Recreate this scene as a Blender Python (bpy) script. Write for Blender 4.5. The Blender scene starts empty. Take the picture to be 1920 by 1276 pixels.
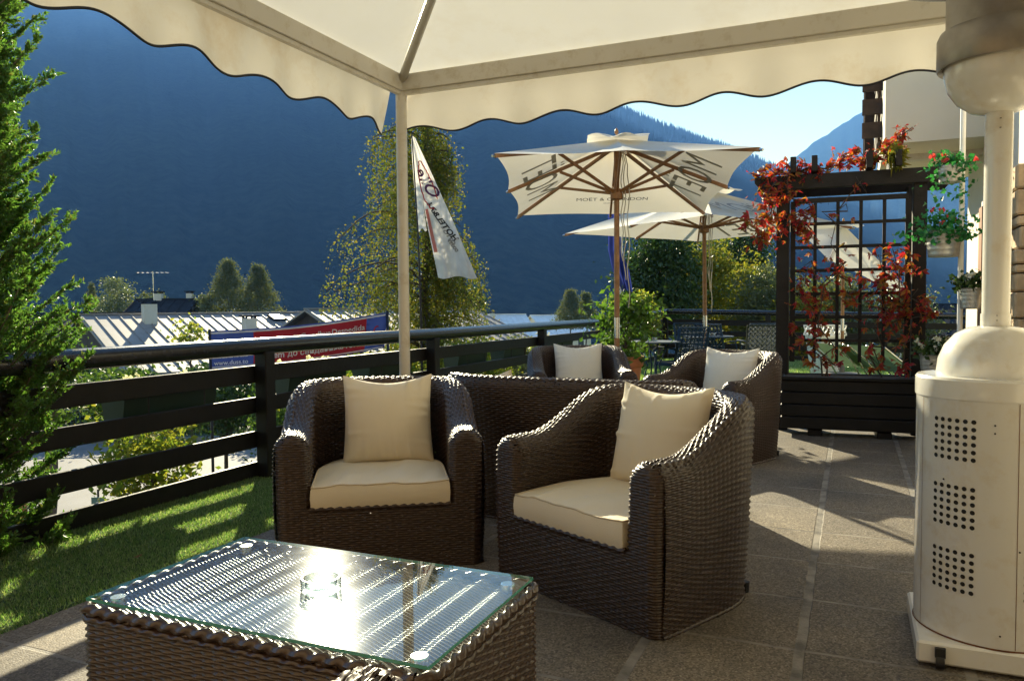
import bpy, math, random
import numpy as np
from mathutils import Vector, Matrix
R = math.radians
random.seed(7); rng = np.random.default_rng(7)
sc = bpy.context.scene; COL = sc.collection

# ------------------------------------------------------------------ camera
CAM_H = 1.17; YAW = R(23.5); PITCH = R(2.46); ROLL = R(0.45); FPX = 1466.0
f_ = Vector((-math.sin(YAW)*math.cos(PITCH), math.cos(YAW)*math.cos(PITCH), -math.sin(PITCH)))
r_ = Vector((math.cos(YAW), math.sin(YAW), 0)); u_ = r_.cross(f_)
r2 = r_*math.cos(ROLL) - u_*math.sin(ROLL); u2 = u_*math.cos(ROLL) + r_*math.sin(ROLL)
cd = bpy.data.cameras.new('camera'); cam = bpy.data.objects.new('camera', cd); COL.objects.link(cam)
cam.matrix_world = Matrix(((r2.x, u2.x, -f_.x, 0), (r2.y, u2.y, -f_.y, 0), (r2.z, u2.z, -f_.z, CAM_H), (0, 0, 0, 1)))
cd.sensor_width = 36; cd.lens = FPX/1920*36; cd.clip_start = 0.05; cd.clip_end = 20000
sc.camera = cam
# ------------------------------------------------------------------ sky, sun, exposure
SUN_EL = R(22.3); SUN_AZ = R(37.2)          # azimuth measured from +Y towards -X
w = bpy.data.worlds.new('World'); sc.world = w; w.use_nodes = True
nt = w.node_tree; bg = nt.nodes['Background']
sky = nt.nodes.new('ShaderNodeTexSky'); sky.sky_type = 'NISHITA'; sky.sun_disc = False
sky.sun_elevation = SUN_EL; sky.sun_rotation = -SUN_AZ; sky.altitude = 1200
sky.air_density = 1.0; sky.dust_density = 0.0; sky.ozone_density = 1.6
nt.links.new(sky.outputs[0], bg.inputs[0]); bg.inputs[1].default_value = 0.085
sl = bpy.data.lights.new('sun', 'SUN'); sl.energy = 5.0; sl.angle = R(0.53); sl.color = (0.95, 0.97, 1.0)
so = bpy.data.objects.new('sun', sl); COL.objects.link(so)
sdir = Vector((-math.sin(SUN_AZ)*math.cos(SUN_EL), math.cos(SUN_AZ)*math.cos(SUN_EL), math.sin(SUN_EL)))
so.rotation_euler = sdir.to_track_quat('Z', 'Y').to_euler(); so.location = (0, 0, 30)
sc.view_settings.view_transform = 'Standard'; sc.view_settings.look = 'None'
sc.view_settings.exposure = 1.4; sc.view_settings.gamma = 1
sc.render.engine = 'CYCLES'
cy = sc.cycles
cy.max_bounces = 10; cy.transparent_max_bounces = 24; cy.diffuse_bounces = 4; cy.glossy_bounces = 4
cy.transmission_bounces = 6; cy.volume_bounces = 0; cy.sample_clamp_indirect = 6
cy.caustics_reflective = False; cy.caustics_refractive = False

# ------------------------------------------------------------------ helpers
def cw(X, Y):
    """metres right / ahead of the camera -> terrace coordinates"""
    return (X*math.cos(YAW) - Y*math.sin(YAW), X*math.sin(YAW) + Y*math.cos(YAW))
def pt(px, Y):
    return cw((px - 960)/FPX*Y, Y)
def hz(px): return 575 - (px - 960)*0.0078
def zz(px, py, Y): return CAM_H - (py - hz(px))/FPX*Y
def P3(px, py, Y):
    a = pt(px, Y); return (a[0], a[1], zz(px, py, Y))
def tag(o, label=None, cat=None, group=None, kind=None):
    if label: o['label'] = label
    if cat: o['category'] = cat
    if group: o['group'] = group
    if kind: o['kind'] = kind
    return o
def empty(name, loc=(0, 0, 0), rz=0.0):
    o = bpy.data.objects.new(name, None); COL.objects.link(o)
    o.location = loc; o.rotation_euler = (0, 0, rz); o.empty_display_size = .1
    return o
class MB:
    def __init__(s): s.v = []; s.f = []; s.n = 0
    def add(s, V, F):
        V = np.asarray(V, float).reshape(-1, 3); s.v.append(V)
        if isinstance(F, np.ndarray): s.f.append(('a', F + s.n))
        else: s.f.append(('l', [tuple(i + s.n for i in q) for q in F]))
        s.n += len(V); return s
    def box(s, c, d, rz=0.0, bev=0.0):
        x, y, z = d[0]/2, d[1]/2, d[2]/2
        if bev > 0:
            b = min(bev, x*.6, y*.6, z*.6); V = []
            for sz in (-1, 1):
                for (ax, ay, az) in ((x-b, y-b, z), (x-b, y, z-b), (x, y-b, z-b)):
                    for sx, sy in ((-1, -1), (1, -1), (1, 1), (-1, 1)): V.append((sx*ax, sy*ay, sz*az))
            # index: sz block*12 + kind*4 + corner
            def I(k, t, cc): return k*12 + t*4 + cc
            F = []
            for k in (0, 1):
                q = [I(k, 0, cc) for cc in range(4)]; F.append(q[::-1] if k == 0 else q)
                for cc in range(4):
                    F.append((I(k, 0, cc), I(k, 2, cc), I(k, 1, cc)))
            for (cc, t) in ((0, 1), (2, 1)):
                c2 = (cc+1) % 4
                F.append((I(0, t, cc), I(0, t, c2), I(1, t, c2), I(1, t, cc)))
                for k in (0, 1): F.append((I(k, 0, cc), I(k, 0, c2), I(k, t, c2), I(k, t, cc)))
            for (cc, t) in ((1, 2), (3, 2)):
                c2 = (cc+1) % 4
                F.append((I(0, t, cc), I(0, t, c2), I(1, t, c2), I(1, t, cc)))
                for k in (0, 1): F.append((I(k, 0, cc), I(k, 0, c2), I(k, t, c2), I(k, t, cc)))
            for cc in range(4): F.append((I(0, 1, cc), I(0, 2, cc), I(1, 2, cc), I(1, 1, cc)))
        else:
            V = [(sx*x, sy*y, sz*z) for sz in (-1, 1) for sx, sy in ((-1, -1), (1, -1), (1, 1), (-1, 1))]
            F = [(3, 2, 1, 0), (4, 5, 6, 7), (0, 1, 5, 4), (1, 2, 6, 5), (2, 3, 7, 6), (3, 0, 4, 7)]
        V = np.array(V); ca, sa = math.cos(rz), math.sin(rz)
        V = np.c_[V[:, 0]*ca - V[:, 1]*sa, V[:, 0]*sa + V[:, 1]*ca, V[:, 2]] + np.array(c)
        return s.add(V, F)
    def bar(s, a, b, wd, ht, up=(0, 0, 1), bev=0.0):
        a = Vector(a); b = Vector(b); d = (b - a); L = d.length; d.normalize()
        side = d.cross(Vector(up)); side.normalize(); upv = side.cross(d)
        m = MB(); m.box((0, 0, 0), (L, wd, ht), 0, bev)
        V = m.v[0]; c = (a + b)/2
        T = np.array([d, side, upv]); V = V @ T + np.array(c)
        return s.add(V, m.f[0][1])
    def tube(s, pts, rad, n=8, cap=True):
        pts = [Vector(p) for p in pts]; k = len(pts)
        rad = [rad]*k if not hasattr(rad, '__len__') else rad
        V = []; up = None
        for i, p in enumerate(pts):
            d = (pts[min(i+1, k-1)] - pts[max(i-1, 0)]).normalized()
            if up is None: up = Vector((0, 0, 1)) if abs(d.z) < .9 else Vector((1, 0, 0))
            sd = d.cross(up).normalized(); up = sd.cross(d).normalized()
            for j in range(n):
                a = 2*math.pi*j/n; V.append(p + (sd*math.cos(a) + up*math.sin(a))*rad[i])
        F = [(i*n+j, i*n+(j+1) % n, (i+1)*n+(j+1) % n, (i+1)*n+j) for i in range(k-1) for j in range(n)]
        if cap: F += [tuple(range(n))[::-1], tuple((k-1)*n + j for j in range(n))]
        return s.add([tuple(v) for v in V], F)
    def lathe(s, prof, c=(0, 0, 0), n=40, cap=True):
        V = [(c[0] + r*math.cos(2*math.pi*j/n), c[1] + r*math.sin(2*math.pi*j/n), c[2] + z) for r, z in prof for j in range(n)]
        k = len(prof)
        F = [(i*n+j, i*n+(j+1) % n, (i+1)*n+(j+1) % n, (i+1)*n+j) for i in range(k-1) for j in range(n)]
        if cap: F += [tuple(range(n))[::-1], tuple((k-1)*n + j for j in range(n))]
        return s.add(V, F)
    def grid(s, A, mask=None, close_i=False):
        """A: (ni,nj,3) array of points"""
        ni, nj = A.shape[:2]
        idx = np.arange(ni*nj).reshape(ni, nj)
        if close_i: idx = np.vstack([idx, idx[:1]])
        q = np.stack([idx[:-1, :-1], idx[1:, :-1], idx[1:, 1:], idx[:-1, 1:]], -1)
        if mask is not None: q = q[mask]
        return s.add(A.reshape(-1, 3), q.reshape(-1, 4))
    def build(s, name, m, parent=None, smooth=False, sharp=None):
        V = np.concatenate(s.v) if s.v else np.zeros((0, 3))
        loops = []; tot = []
        for k, F in s.f:
            if k == 'a': loops.append(F.reshape(-1)); tot.append(np.full(len(F), F.shape[1]))
            else:
                loops.append(np.array([i for q in F for i in q], dtype=np.int64)); tot.append(np.array([len(q) for q in F], dtype=np.int64))
        loops = np.concatenate(loops).astype(np.int32); tot = np.concatenate(tot).astype(np.int32)
        me = bpy.data.meshes.new(name)
        me.vertices.add(len(V)); me.vertices.foreach_set('co', V.astype(np.float32).ravel())
        me.loops.add(len(loops)); me.loops.foreach_set('vertex_index', loops)
        me.polygons.add(len(tot)); st = np.zeros(len(tot), np.int32); st[1:] = np.cumsum(tot)[:-1]
        me.polygons.foreach_set('loop_start', st); me.polygons.foreach_set('loop_total', tot)
        me.polygons.foreach_set('use_smooth', np.full(len(tot), bool(smooth)))
        me.update(calc_edges=True); me.validate()
        if smooth and sharp: me.set_sharp_from_angle(angle=R(sharp))
        if m: me.materials.append(m)
        o = bpy.data.objects.new(name, me); COL.objects.link(o)
        if parent is not None: o.parent = parent
        return o
def copy_tree(o, parent=None):
    c = o.copy(); COL.objects.link(c)
    if parent is not None: c.parent = parent
    for ch in list(o.children): copy_tree(ch, c)
    return c
_dg = None
def text_np(s, size, extrude=0.0, align='CENTER', shear=0.0, bold=0.0):
    cu = bpy.data.curves.new('t', 'FONT'); cu.body = s; cu.size = size; cu.align_x = align; cu.align_y = 'CENTER'
    cu.extrude = extrude; cu.shear = shear; cu.offset = bold; cu.resolution_u = 3
    o = bpy.data.objects.new('t', cu); COL.objects.link(o); bpy.context.view_layer.update()
    dg = bpy.context.evaluated_depsgraph_get(); me = bpy.data.meshes.new_from_object(o.evaluated_get(dg))
    V = np.zeros(len(me.vertices)*3, np.float32); me.vertices.foreach_get('co', V)
    F = [tuple(p.vertices) for p in me.polygons]
    bpy.data.objects.remove(o); bpy.data.curves.remove(cu); bpy.data.meshes.remove(me)
    return V.reshape(-1, 3).astype(float), F

# ------------------------------------------------------------------ materials
def newmat(name):
    m = bpy.data.materials.new(name); m.use_nodes = True
    n = m.node_tree.nodes; l = m.node_tree.links
    return m, n, l, n['Principled BSDF'], n['Material Output']
def noise(n, l, scale, detail=4, rough=.55, src=None, coord='Object', vec=None):
    t = n.new('ShaderNodeTexNoise'); t.inputs['Scale'].default_value = scale; t.inputs['Detail'].default_value = detail
    t.inputs['Roughness'].default_value = rough
    if vec is None:
        tc = n.new('ShaderNodeTexCoord'); vec = tc.outputs[coord]
    l.new(vec, t.inputs['Vector']); return t
def ramp(n, l, fac, stops):
    r = n.new('ShaderNodeValToRGB'); e = r.color_ramp.elements
    while len(e) < len(stops): e.new(.5)
    for i, (p, c) in enumerate(stops): e[i].position = p; e[i].color = (*c, 1) if len(c) == 3 else c
    l.new(fac, r.inputs[0]); return r
def mat(name, col, rough=.5, metal=0.0, var=.12, vs=6.0, bump=0.0, bs=40.0, spec=.5, trans=0.0, stain=None, ss=3.0, coat=0.0):
    m, n, l, p, out = newmat(name)
    a = noise(n, l, vs)
    c1 = tuple(max(0, x*(1-var)) for x in col); c2 = tuple(min(1, x*(1+var)) for x in col)
    rp = ramp(n, l, a.outputs[0], [(.3, c1), (.7, c2)]); cout = rp.outputs[0]
    if stain:
        b = noise(n, l, ss, 6, .7); r2_ = ramp(n, l, b.outputs[0], [(.52, (0, 0, 0)), (.72, (1, 1, 1))])
        mx = n.new('ShaderNodeMixRGB'); l.new(r2_.outputs[0], mx.inputs[0]); l.new(cout, mx.inputs[1]); mx.inputs[2].default_value = (*stain, 1)
        cout = mx.outputs[0]
    l.new(cout, p.inputs['Base Color']); p.inputs['Roughness'].default_value = rough; p.inputs['Metallic'].default_value = metal
    p.inputs['Specular IOR Level'].default_value = spec; p.inputs['Coat Weight'].default_value = coat
    if bump:
        b = noise(n, l, bs, 5, .6); bn = n.new('ShaderNodeBump'); bn.inputs['Strength'].default_value = bump; bn.inputs['Distance'].default_value = .01
        l.new(b.outputs[0], bn.inputs['Height']); l.new(bn.outputs[0], p.inputs['Normal'])
    if trans:
        tr = n.new('ShaderNodeBsdfTranslucent'); l.new(cout, tr.inputs[0])
        mx = n.new('ShaderNodeMixShader'); mx.inputs[0].default_value = trans
        l.new(p.outputs[0], mx.inputs[1]); l.new(tr.outputs[0], mx.inputs[2]); l.new(mx.outputs[0], out.inputs['Surface'])
    return m
def leafmat(name, cols, trans=.45, rough=.45, spec=.4, tint=1.5):
    """leaf colour picked at random for every leaf"""
    m, n, l, p, out = newmat(name)
    g = n.new('ShaderNodeNewGeometry'); k = len(cols)
    rp = ramp(n, l, g.outputs['Random Per Island'], [(i/(k-1), c) for i, c in enumerate(cols)])
    l.new(rp.outputs[0], p.inputs['Base Color']); p.inputs['Roughness'].default_value = rough; p.inputs['Specular IOR Level'].default_value = spec
    mulc = n.new('ShaderNodeMixRGB'); mulc.blend_type = 'MULTIPLY'; mulc.inputs[0].default_value = 1
    l.new(rp.outputs[0], mulc.inputs[1]); mulc.inputs[2].default_value = (tint, tint, tint*.55, 1); mulc.use_clamp = False
    tr = n.new('ShaderNodeBsdfTranslucent'); l.new(mulc.outputs[0], tr.inputs[0])
    mx = n.new('ShaderNodeMixShader'); mx.inputs[0].default_value = trans
    l.new(p.outputs[0], mx.inputs[1]); l.new(tr.outputs[0], mx.inputs[2]); l.new(mx.outputs[0], out.inputs['Surface'])
    return m

M_WICK = mat('wicker', (.046, .027, .019), .38, var=.4, vs=55, spec=.45)
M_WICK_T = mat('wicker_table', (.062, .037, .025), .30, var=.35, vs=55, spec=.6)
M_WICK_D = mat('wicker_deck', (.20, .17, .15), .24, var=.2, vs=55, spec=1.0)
M_CREAM = mat('cream_cushion', (.86, .775, .61), .85, var=.03, vs=3, bump=.25, bs=420, trans=.12)
M_CREAM_W = mat('ivory_cushion', (.86, .82, .72), .85, var=.03, vs=3, bump=.25, bs=420, trans=.12)
M_PIPE = mat('piping', (.62, .52, .38), .8)
M_BLACKWOOD = mat('black_wood', (.009, .0075, .007), .5, var=.35, vs=9, bump=.3, bs=30, spec=.3)
M_RAIL = mat('black_handrail', (.016, .017, .021), .24, var=.3, vs=14, bump=.12, bs=25, spec=.6)
M_PERG = mat('stained_wood', (.012, .0098, .009), .6, var=.4, vs=10, bump=.4, bs=35, spec=.3)
M_CANVAS = mat('canopy_canvas', (.76, .745, .68), .8, var=.05, vs=1.2, bump=.12, bs=260, trans=.30, stain=(.69, .65, .55), ss=1.1)
M_VAL = mat('valance_canvas', (.75, .72, .64), .8, var=.06, vs=2.2, bump=.25, bs=6, trans=.18, stain=(.63, .54, .40), ss=1.7)
M_TRIM = mat('black_trim', (.012, .012, .02), .5)
M_FRAME = mat('cream_enamel', (.64, .60, .52), .35, var=.05, vs=2, stain=(.5, .43, .31), ss=9)
M_HEAT = mat('heater_enamel', (.78, .775, .74), .2, var=.03, vs=2, coat=.4, stain=(.70, .65, .55), ss=9)
M_HEAT_D = mat('burner_steel', (.32, .29, .25), .4, metal=.6, var=.2, vs=10)
M_HOLE = mat('vent_hole_dark', (.01, .009, .008), .8)
M_RUST = mat('rust', (.16, .06, .025), .9, var=.4, vs=30)
M_RUBBER = mat('black_rubber', (.015, .015, .016), .55)
M_STEEL = mat('brushed_steel', (.62, .62, .62), .25, metal=1)
M_ZINC = mat('zinc', (.42, .42, .41), .42, metal=.75, var=.2, vs=25, bump=.1, bs=20)
M_TEAK = mat('teak', (.30, .145, .06), .42, var=.25, vs=22)
M_PARA = mat('parasol_canvas', (.82, .78, .68), .85, var=.03, vs=2, bump=.15, bs=8, trans=.24)
M_LETTER = mat('grey_print', (.34, .32, .29), .9, trans=.3)
M_LETTERK = mat('black_print', (.03, .03, .03), .9)
M_ROPE = mat('grey_rope', (.55, .52, .46), .9)
M_TERRA = mat('terracotta', (.46, .17, .075), .75, var=.15, vs=12, bump=.1, bs=50)
M_SOIL = mat('soil', (.05, .035, .025), .95, var=.4, vs=60, bump=.8, bs=80)
M_BLUECH = mat('blue_iron', (.035, .07, .13), .85, spec=.2, metal=.0, var=.2, vs=12)
M_GREENCH = mat('green_iron', (.03, .05, .04), .85, spec=.2, metal=.0, var=.2, vs=12)
M_SLING = mat('green_sling', (.14, .21, .12), .7, trans=.3)
M_WHITEPL = mat('white_plastic', (.82, .82, .80), .4)
M_TWIG = mat('bark_brown', (.07, .05, .035), .9, var=.4, vs=20, bump=.6, bs=25)
M_BIRCHB = mat('birch_bark', (.5, .48, .44), .8, var=.3, vs=15, stain=(.03, .03, .03), ss=6)
M_PLAST = mat('house_plaster', (.62, .58, .50), .9, var=.06, vs=1.5, bump=.2, bs=40)
M_WHITEW = mat('white_plaster', (.76, .70, .58), .9, var=.06, vs=1.5)
M_GLASSW = mat('dark_pane', (.03, .04, .05), .08, spec=.9)
M_SHUTW = mat('unseen_wall_wood', (.30, .22, .145), .7, var=.2, vs=3)
M_TIMBER = mat('dark_timber', (.035, .018, .012), .7, var=.4, vs=10, bump=.4, bs=25)
M_SHUT = mat('brown_shutter', (.25, .10, .04), .55, var=.2, vs=10)
M_FLAGW = mat('white_flag', (.80, .78, .74), .85, trans=.45)
M_RED = mat('red_print', (.55, .02, .04), .7, trans=.3)
M_NAVY = mat('navy_print', (.015, .03, .14), .7, trans=.3)
M_WHITEP = mat('white_print', (.85, .85, .85), .7, trans=.3)
M_EU = mat('blue_flag', (.03, .045, .22), .8, trans=.5)
M_GRBOX = mat('green_trough', (.012, .035, .025), .45)
M_FENCEG = mat('green_paint', (.02, .06, .05), .5)
M_ROOFD = mat('dark_slate_roof', (.022, .023, .03), .95, var=.3, vs=2, spec=.1)
M_ROOFM = mat('grey_sheet_roof', (.27, .235, .215), .6, spec=.5, metal=.0, var=.18, vs=1.2, stain=(.24, .19, .16), ss=.8)
M_ROOFW = mat('bright_sheet_roof', (.8, .8, .8), .45, metal=.2, var=.1, vs=1)
M_DARKW = mat('dark_wall_wood', (.05, .035, .028), .9, var=.3, vs=3)
M_CONC = mat('retaining_concrete', (.22, .21, .19), .9, var=.2, vs=2, bump=.3, bs=20)
M_ASH = mat('ash_bark', (.16, .13, .10), .95, var=.5, vs=14, bump=.9, bs=18)
M_PETW = leafmat('white_petals', [(.8, .8, .78), (.85, .82, .8)], .4, tint=1.1)
M_PETP = leafmat('red_petals', [(.65, .05, .07), (.75, .10, .12)], .4, tint=1.2)
M_CYP = leafmat('cypress_leaves', [(.06, .14, .03), (.09, .20, .035), (.13, .25, .06), (.05, .12, .03), (.12, .13, .04)], .42, .45, tint=1.9)
M_BIRCH = leafmat('birch_leaves', [(.10, .15, .03), (.16, .17, .03), (.24, .20, .035), (.09, .13, .03), (.12, .15, .04)], .4, .6, .15)
M_GRN = leafmat('green_leaves', [(.04, .09, .02), (.07, .13, .025), (.10, .16, .035), (.05, .10, .025)], .4)
M_DGRN = leafmat('dark_green_leaves', [(.02, .05, .015), (.035, .075, .02), (.05, .09, .025)], .3)
M_YGRN = leafmat('yellow_green_leaves', [(.14, .17, .03), (.24, .22, .03), (.10, .15, .03), (.30, .23, .03)], .45, .6, .15)
M_OLIVE = leafmat('grey_green_leaves', [(.10, .13, .06), (.14, .16, .08), (.07, .10, .04)], .35)
M_LARCH = leafmat('larch_needles', [(.08, .11, .05), (.12, .14, .06), (.15, .15, .06), (.055, .085, .04)], .35, .6, .15)
M_LAUREL = leafmat('laurel_leaves', [(.06, .14, .02), (.10, .20, .035), (.04, .09, .02), (.14, .22, .05)], .42, .25)
M_IVY = leafmat('ivy_leaves', [(.02, .16, .05), (.04, .24, .07), (.02, .10, .03)], .4, .3)
M_CREEP = leafmat('creeper_leaves', [(.36, .02, .03), (.42, .05, .02), (.20, .012, .02), (.34, .11, .02), (.46, .19, .03), (.10, .02, .015), (.42, .03, .05), (.20, .16, .03), (.12, .07, .02), (.38, .015, .05), (.30, .02, .03)], .45, tint=1.6)
M_VINE = leafmat('vine_leaves', [(.12, .20, .03), (.22, .26, .04), (.30, .28, .05), (.08, .15, .03)], .5, .6, .15)

def grass_mat():
    m, n, l, p, out = newmat('turf')
    a = noise(n, l, 3.5, 5); rp = ramp(n, l, a.outputs[0], [(.3, (.018, .05, .012)), (.7, (.04, .09, .02))])
    l.new(rp.outputs[0], p.inputs['Base Color']); p.inputs['Roughness'].default_value = .9
    b = noise(n, l, 130, 3); bn = n.new('ShaderNodeBump'); bn.inputs['Strength'].default_value = .9; bn.inputs['Distance'].default_value = .03
    l.new(b.outputs[0], bn.inputs['Height']); l.new(bn.outputs[0], p.inputs['Normal']); return m
M_TURF = grass_mat()
M_BLADE = leafmat('grass_blades', [(.06, .15, .03), (.10, .21, .05), (.24, .34, .13), (.08, .17, .04), (.42, .46, .28)], .45, .3, 1.0, tint=1.9)

def slab_mat():
    """washed-gravel concrete slabs, 0.505 x 0.5 m, with pale mortar joints"""
    m, n, l, p, out = newmat('gravel_slabs')
    tc = n.new('ShaderNodeTexCoord'); sx = n.new('ShaderNodeSeparateXYZ'); l.new(tc.outputs['Object'], sx.inputs[0])
    def mth(op, a, b=None, c=None):
        q = n.new('ShaderNodeMath'); q.operation = op
        for i, v in enumerate((a, b, c)):
            if v is None: continue
            if isinstance(v, (int, float)): q.inputs[i].default_value = v
            else: l.new(v, q.inputs[i])
        return q.outputs[0]
    wob = noise(n, l, 6, 3); wv = mth('MULTIPLY', mth('SUBTRACT', wob.outputs[0], .5), .012)
    def joint(co, off, pitch, half):
        a = mth('ADD', mth('ADD', co, wv), -off + 200*pitch); fr = mth('FRACT', mth('DIVIDE', a, pitch))
        d = mth('MULTIPLY', mth('ABSOLUTE', mth('SUBTRACT', fr, .5)), pitch)   # pitch/2 at the joint
        mr = n.new('ShaderNodeMapRange'); l.new(d, mr.inputs[0]); mr.inputs[1].default_value = pitch/2 - half - .003; mr.inputs[2].default_value = pitch/2 - half
        return mr.outputs[0], mth('FLOOR', mth('DIVIDE', a, pitch))
    jx, ix = joint(sx.outputs[0], -.15, .505, .016); jy, iy = joint(sx.outputs[1], .275, .5, .007)
    # joint() centres: |fract-.5| is pitch/2 where fract is 0
    jj = mth('MAXIMUM', jx, jy)
    cell = n.new('ShaderNodeCombineXYZ'); l.new(ix, cell.inputs[0]); l.new(iy, cell.inputs[1])
    wn = n.new('ShaderNodeTexWhiteNoise'); l.new(cell.outputs[0], wn.inputs['Vector'])
    g1 = n.new('ShaderNodeTexVoronoi'); g1.inputs['Scale'].default_value = 165; l.new(tc.outputs['Object'], g1.inputs['Vector'])
    rc = ramp(n, l, g1.outputs['Color'], [(.1, (.075, .064, .052)), (.45, (.145, .126, .10)), (.8, (.235, .208, .17)), (1, (.34, .31, .26))])
    big = noise(n, l, 1.6, 5); rb = ramp(n, l, big.outputs[0], [(.3, (.62, .62, .65)), (.7, (1.25, 1.2, 1.12))])
    mul = n.new('ShaderNodeMixRGB'); mul.blend_type = 'MULTIPLY'; mul.inputs[0].default_value = 1; l.new(rc.outputs[0], mul.inputs[1]); l.new(rb.outputs[0], mul.inputs[2])
    rw = ramp(n, l, wn.outputs['Value'], [(0, (.82, .82, .84)), (1, (1.08, 1.06, 1.03))])
    mu2 = n.new('ShaderNodeMixRGB'); mu2.blend_type = 'MULTIPLY'; mu2.inputs[0].default_value = 1; l.new(mul.outputs[0], mu2.inputs[1]); l.new(rw.outputs[0], mu2.inputs[2])
    jn = noise(n, l, 9, 4); jc = ramp(n, l, jn.outputs[0], [(.35, (.10, .09, .08)), (.6, (.25, .23, .20))])
    mj = n.new('ShaderNodeMixRGB'); l.new(jj, mj.inputs[0]); l.new(mu2.outputs[0], mj.inputs[1]); l.new(jc.outputs[0], mj.inputs[2])
    l.new(mj.outputs[0], p.inputs['Base Color']); p.inputs['Roughness'].default_value = .75
    hgt = mth('SUBTRACT', mth('MULTIPLY', g1.outputs['Distance'], -.25), mth('MULTIPLY', jj, .6))
    bn = n.new('ShaderNodeBump'); bn.inputs['Strength'].default_value = .8; bn.inputs['Distance'].default_value = .006
    l.new(hgt, bn.inputs['Height']); l.new(bn.outputs[0], p.inputs['Normal']); return m
M_SLAB = slab_mat()
M_ASPH = mat('asphalt', (.17, .165, .165), .8, var=.15, vs=1.2, bump=.3, bs=120)
M_GROUND = mat('village_ground', (.06, .085, .035), .95, var=.4, vs=.15, bump=.4, bs=3)

def forest_mat():
    m, n, l, p, out = newmat('forested_slope')
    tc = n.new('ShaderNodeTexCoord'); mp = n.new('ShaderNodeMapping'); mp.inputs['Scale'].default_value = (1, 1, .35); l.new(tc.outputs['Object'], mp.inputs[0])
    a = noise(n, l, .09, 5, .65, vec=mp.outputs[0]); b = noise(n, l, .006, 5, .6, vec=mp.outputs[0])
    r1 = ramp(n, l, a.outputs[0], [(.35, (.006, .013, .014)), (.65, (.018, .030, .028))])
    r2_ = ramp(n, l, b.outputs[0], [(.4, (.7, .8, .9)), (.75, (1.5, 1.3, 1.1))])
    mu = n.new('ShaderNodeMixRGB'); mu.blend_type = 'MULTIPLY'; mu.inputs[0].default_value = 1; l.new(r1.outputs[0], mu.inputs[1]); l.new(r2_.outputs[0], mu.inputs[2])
    l.new(mu.outputs[0], p.inputs['Base Color']); p.inputs['Roughness'].default_value = 1; p.inputs['Specular IOR Level'].default_value = 0
    bn = n.new('ShaderNodeBump'); bn.inputs['Strength'].default_value = 1; bn.inputs['Distance'].default_value = 2.5
    l.new(a.outputs[0], bn.inputs['Height']); l.new(bn.outputs[0], p.inputs['Normal']); return m
M_FOREST = forest_mat()

# ------------------------------------------------------------------ foliage generators
def leaf_quads(C, size, rnd, aspect=.55, droop=0.0, along=None):
    """one bent diamond per centre; C (n,3)"""
    n = len(C); r = rnd
    d = r.normal(size=(n, 3)) if along is None else along + r.normal(size=(n, 3))*.35
    d[:, 2] -= droop; d /= np.linalg.norm(d, axis=1)[:, None] + 1e-9
    q = r.normal(size=(n, 3)); s = np.cross(d, q); s /= np.linalg.norm(s, axis=1)[:, None] + 1e-9
    nn = np.cross(d, s); L = size*(.65 + .7*r.random(n))[:, None]
    A = C - d*L*.5; B = C + s*L*aspect*.5 + nn*L*.1; D = C - s*L*aspect*.5 + nn*L*.1; E = C + d*L*.5
    V = np.stack([A, B, E, D], 1).reshape(-1, 3); F = np.arange(4*n).reshape(n, 4)
    return V, F
def crown_points(c, rad, nclump, per, spread, rnd, hollow=.45, top=0.0):
    c = np.array(c); rad = np.array(rad)
    d = rnd.normal(size=(nclump, 3)); d /= np.linalg.norm(d, axis=1)[:, None]
    rr = (hollow + (1-hollow)*rnd.random(nclump)**.6)*(.82 + .36*rnd.random(nclump))
    K = d*rr[:, None]
    if top: K[:, :2] *= (1 - top*(K[:, 2:3]*.5 + .5))
    K = K*rad + c
    sp = spread*(.5 + rnd.random(nclump))
    Pn = np.repeat(K, per, 0) + rnd.normal(size=(nclump*per, 3))*np.repeat(sp, per)[:, None]*np.array([1, 1, .7])
    return Pn, K
def limb(mb, a, b, r0, r1, rnd, wob=.12, n=6, seg=6):
    a = np.array(a, float); b = np.array(b, float); L = np.linalg.norm(b-a); pts = []
    for i in range(seg+1):
        t = i/seg; pts.append(a*(1-t) + b*t + rnd.normal(size=3)*wob*L*.25*math.sin(math.pi*t))
    mb.tube(pts, [r0*(1-i/seg) + r1*i/seg for i in range(seg+1)], n)
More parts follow.
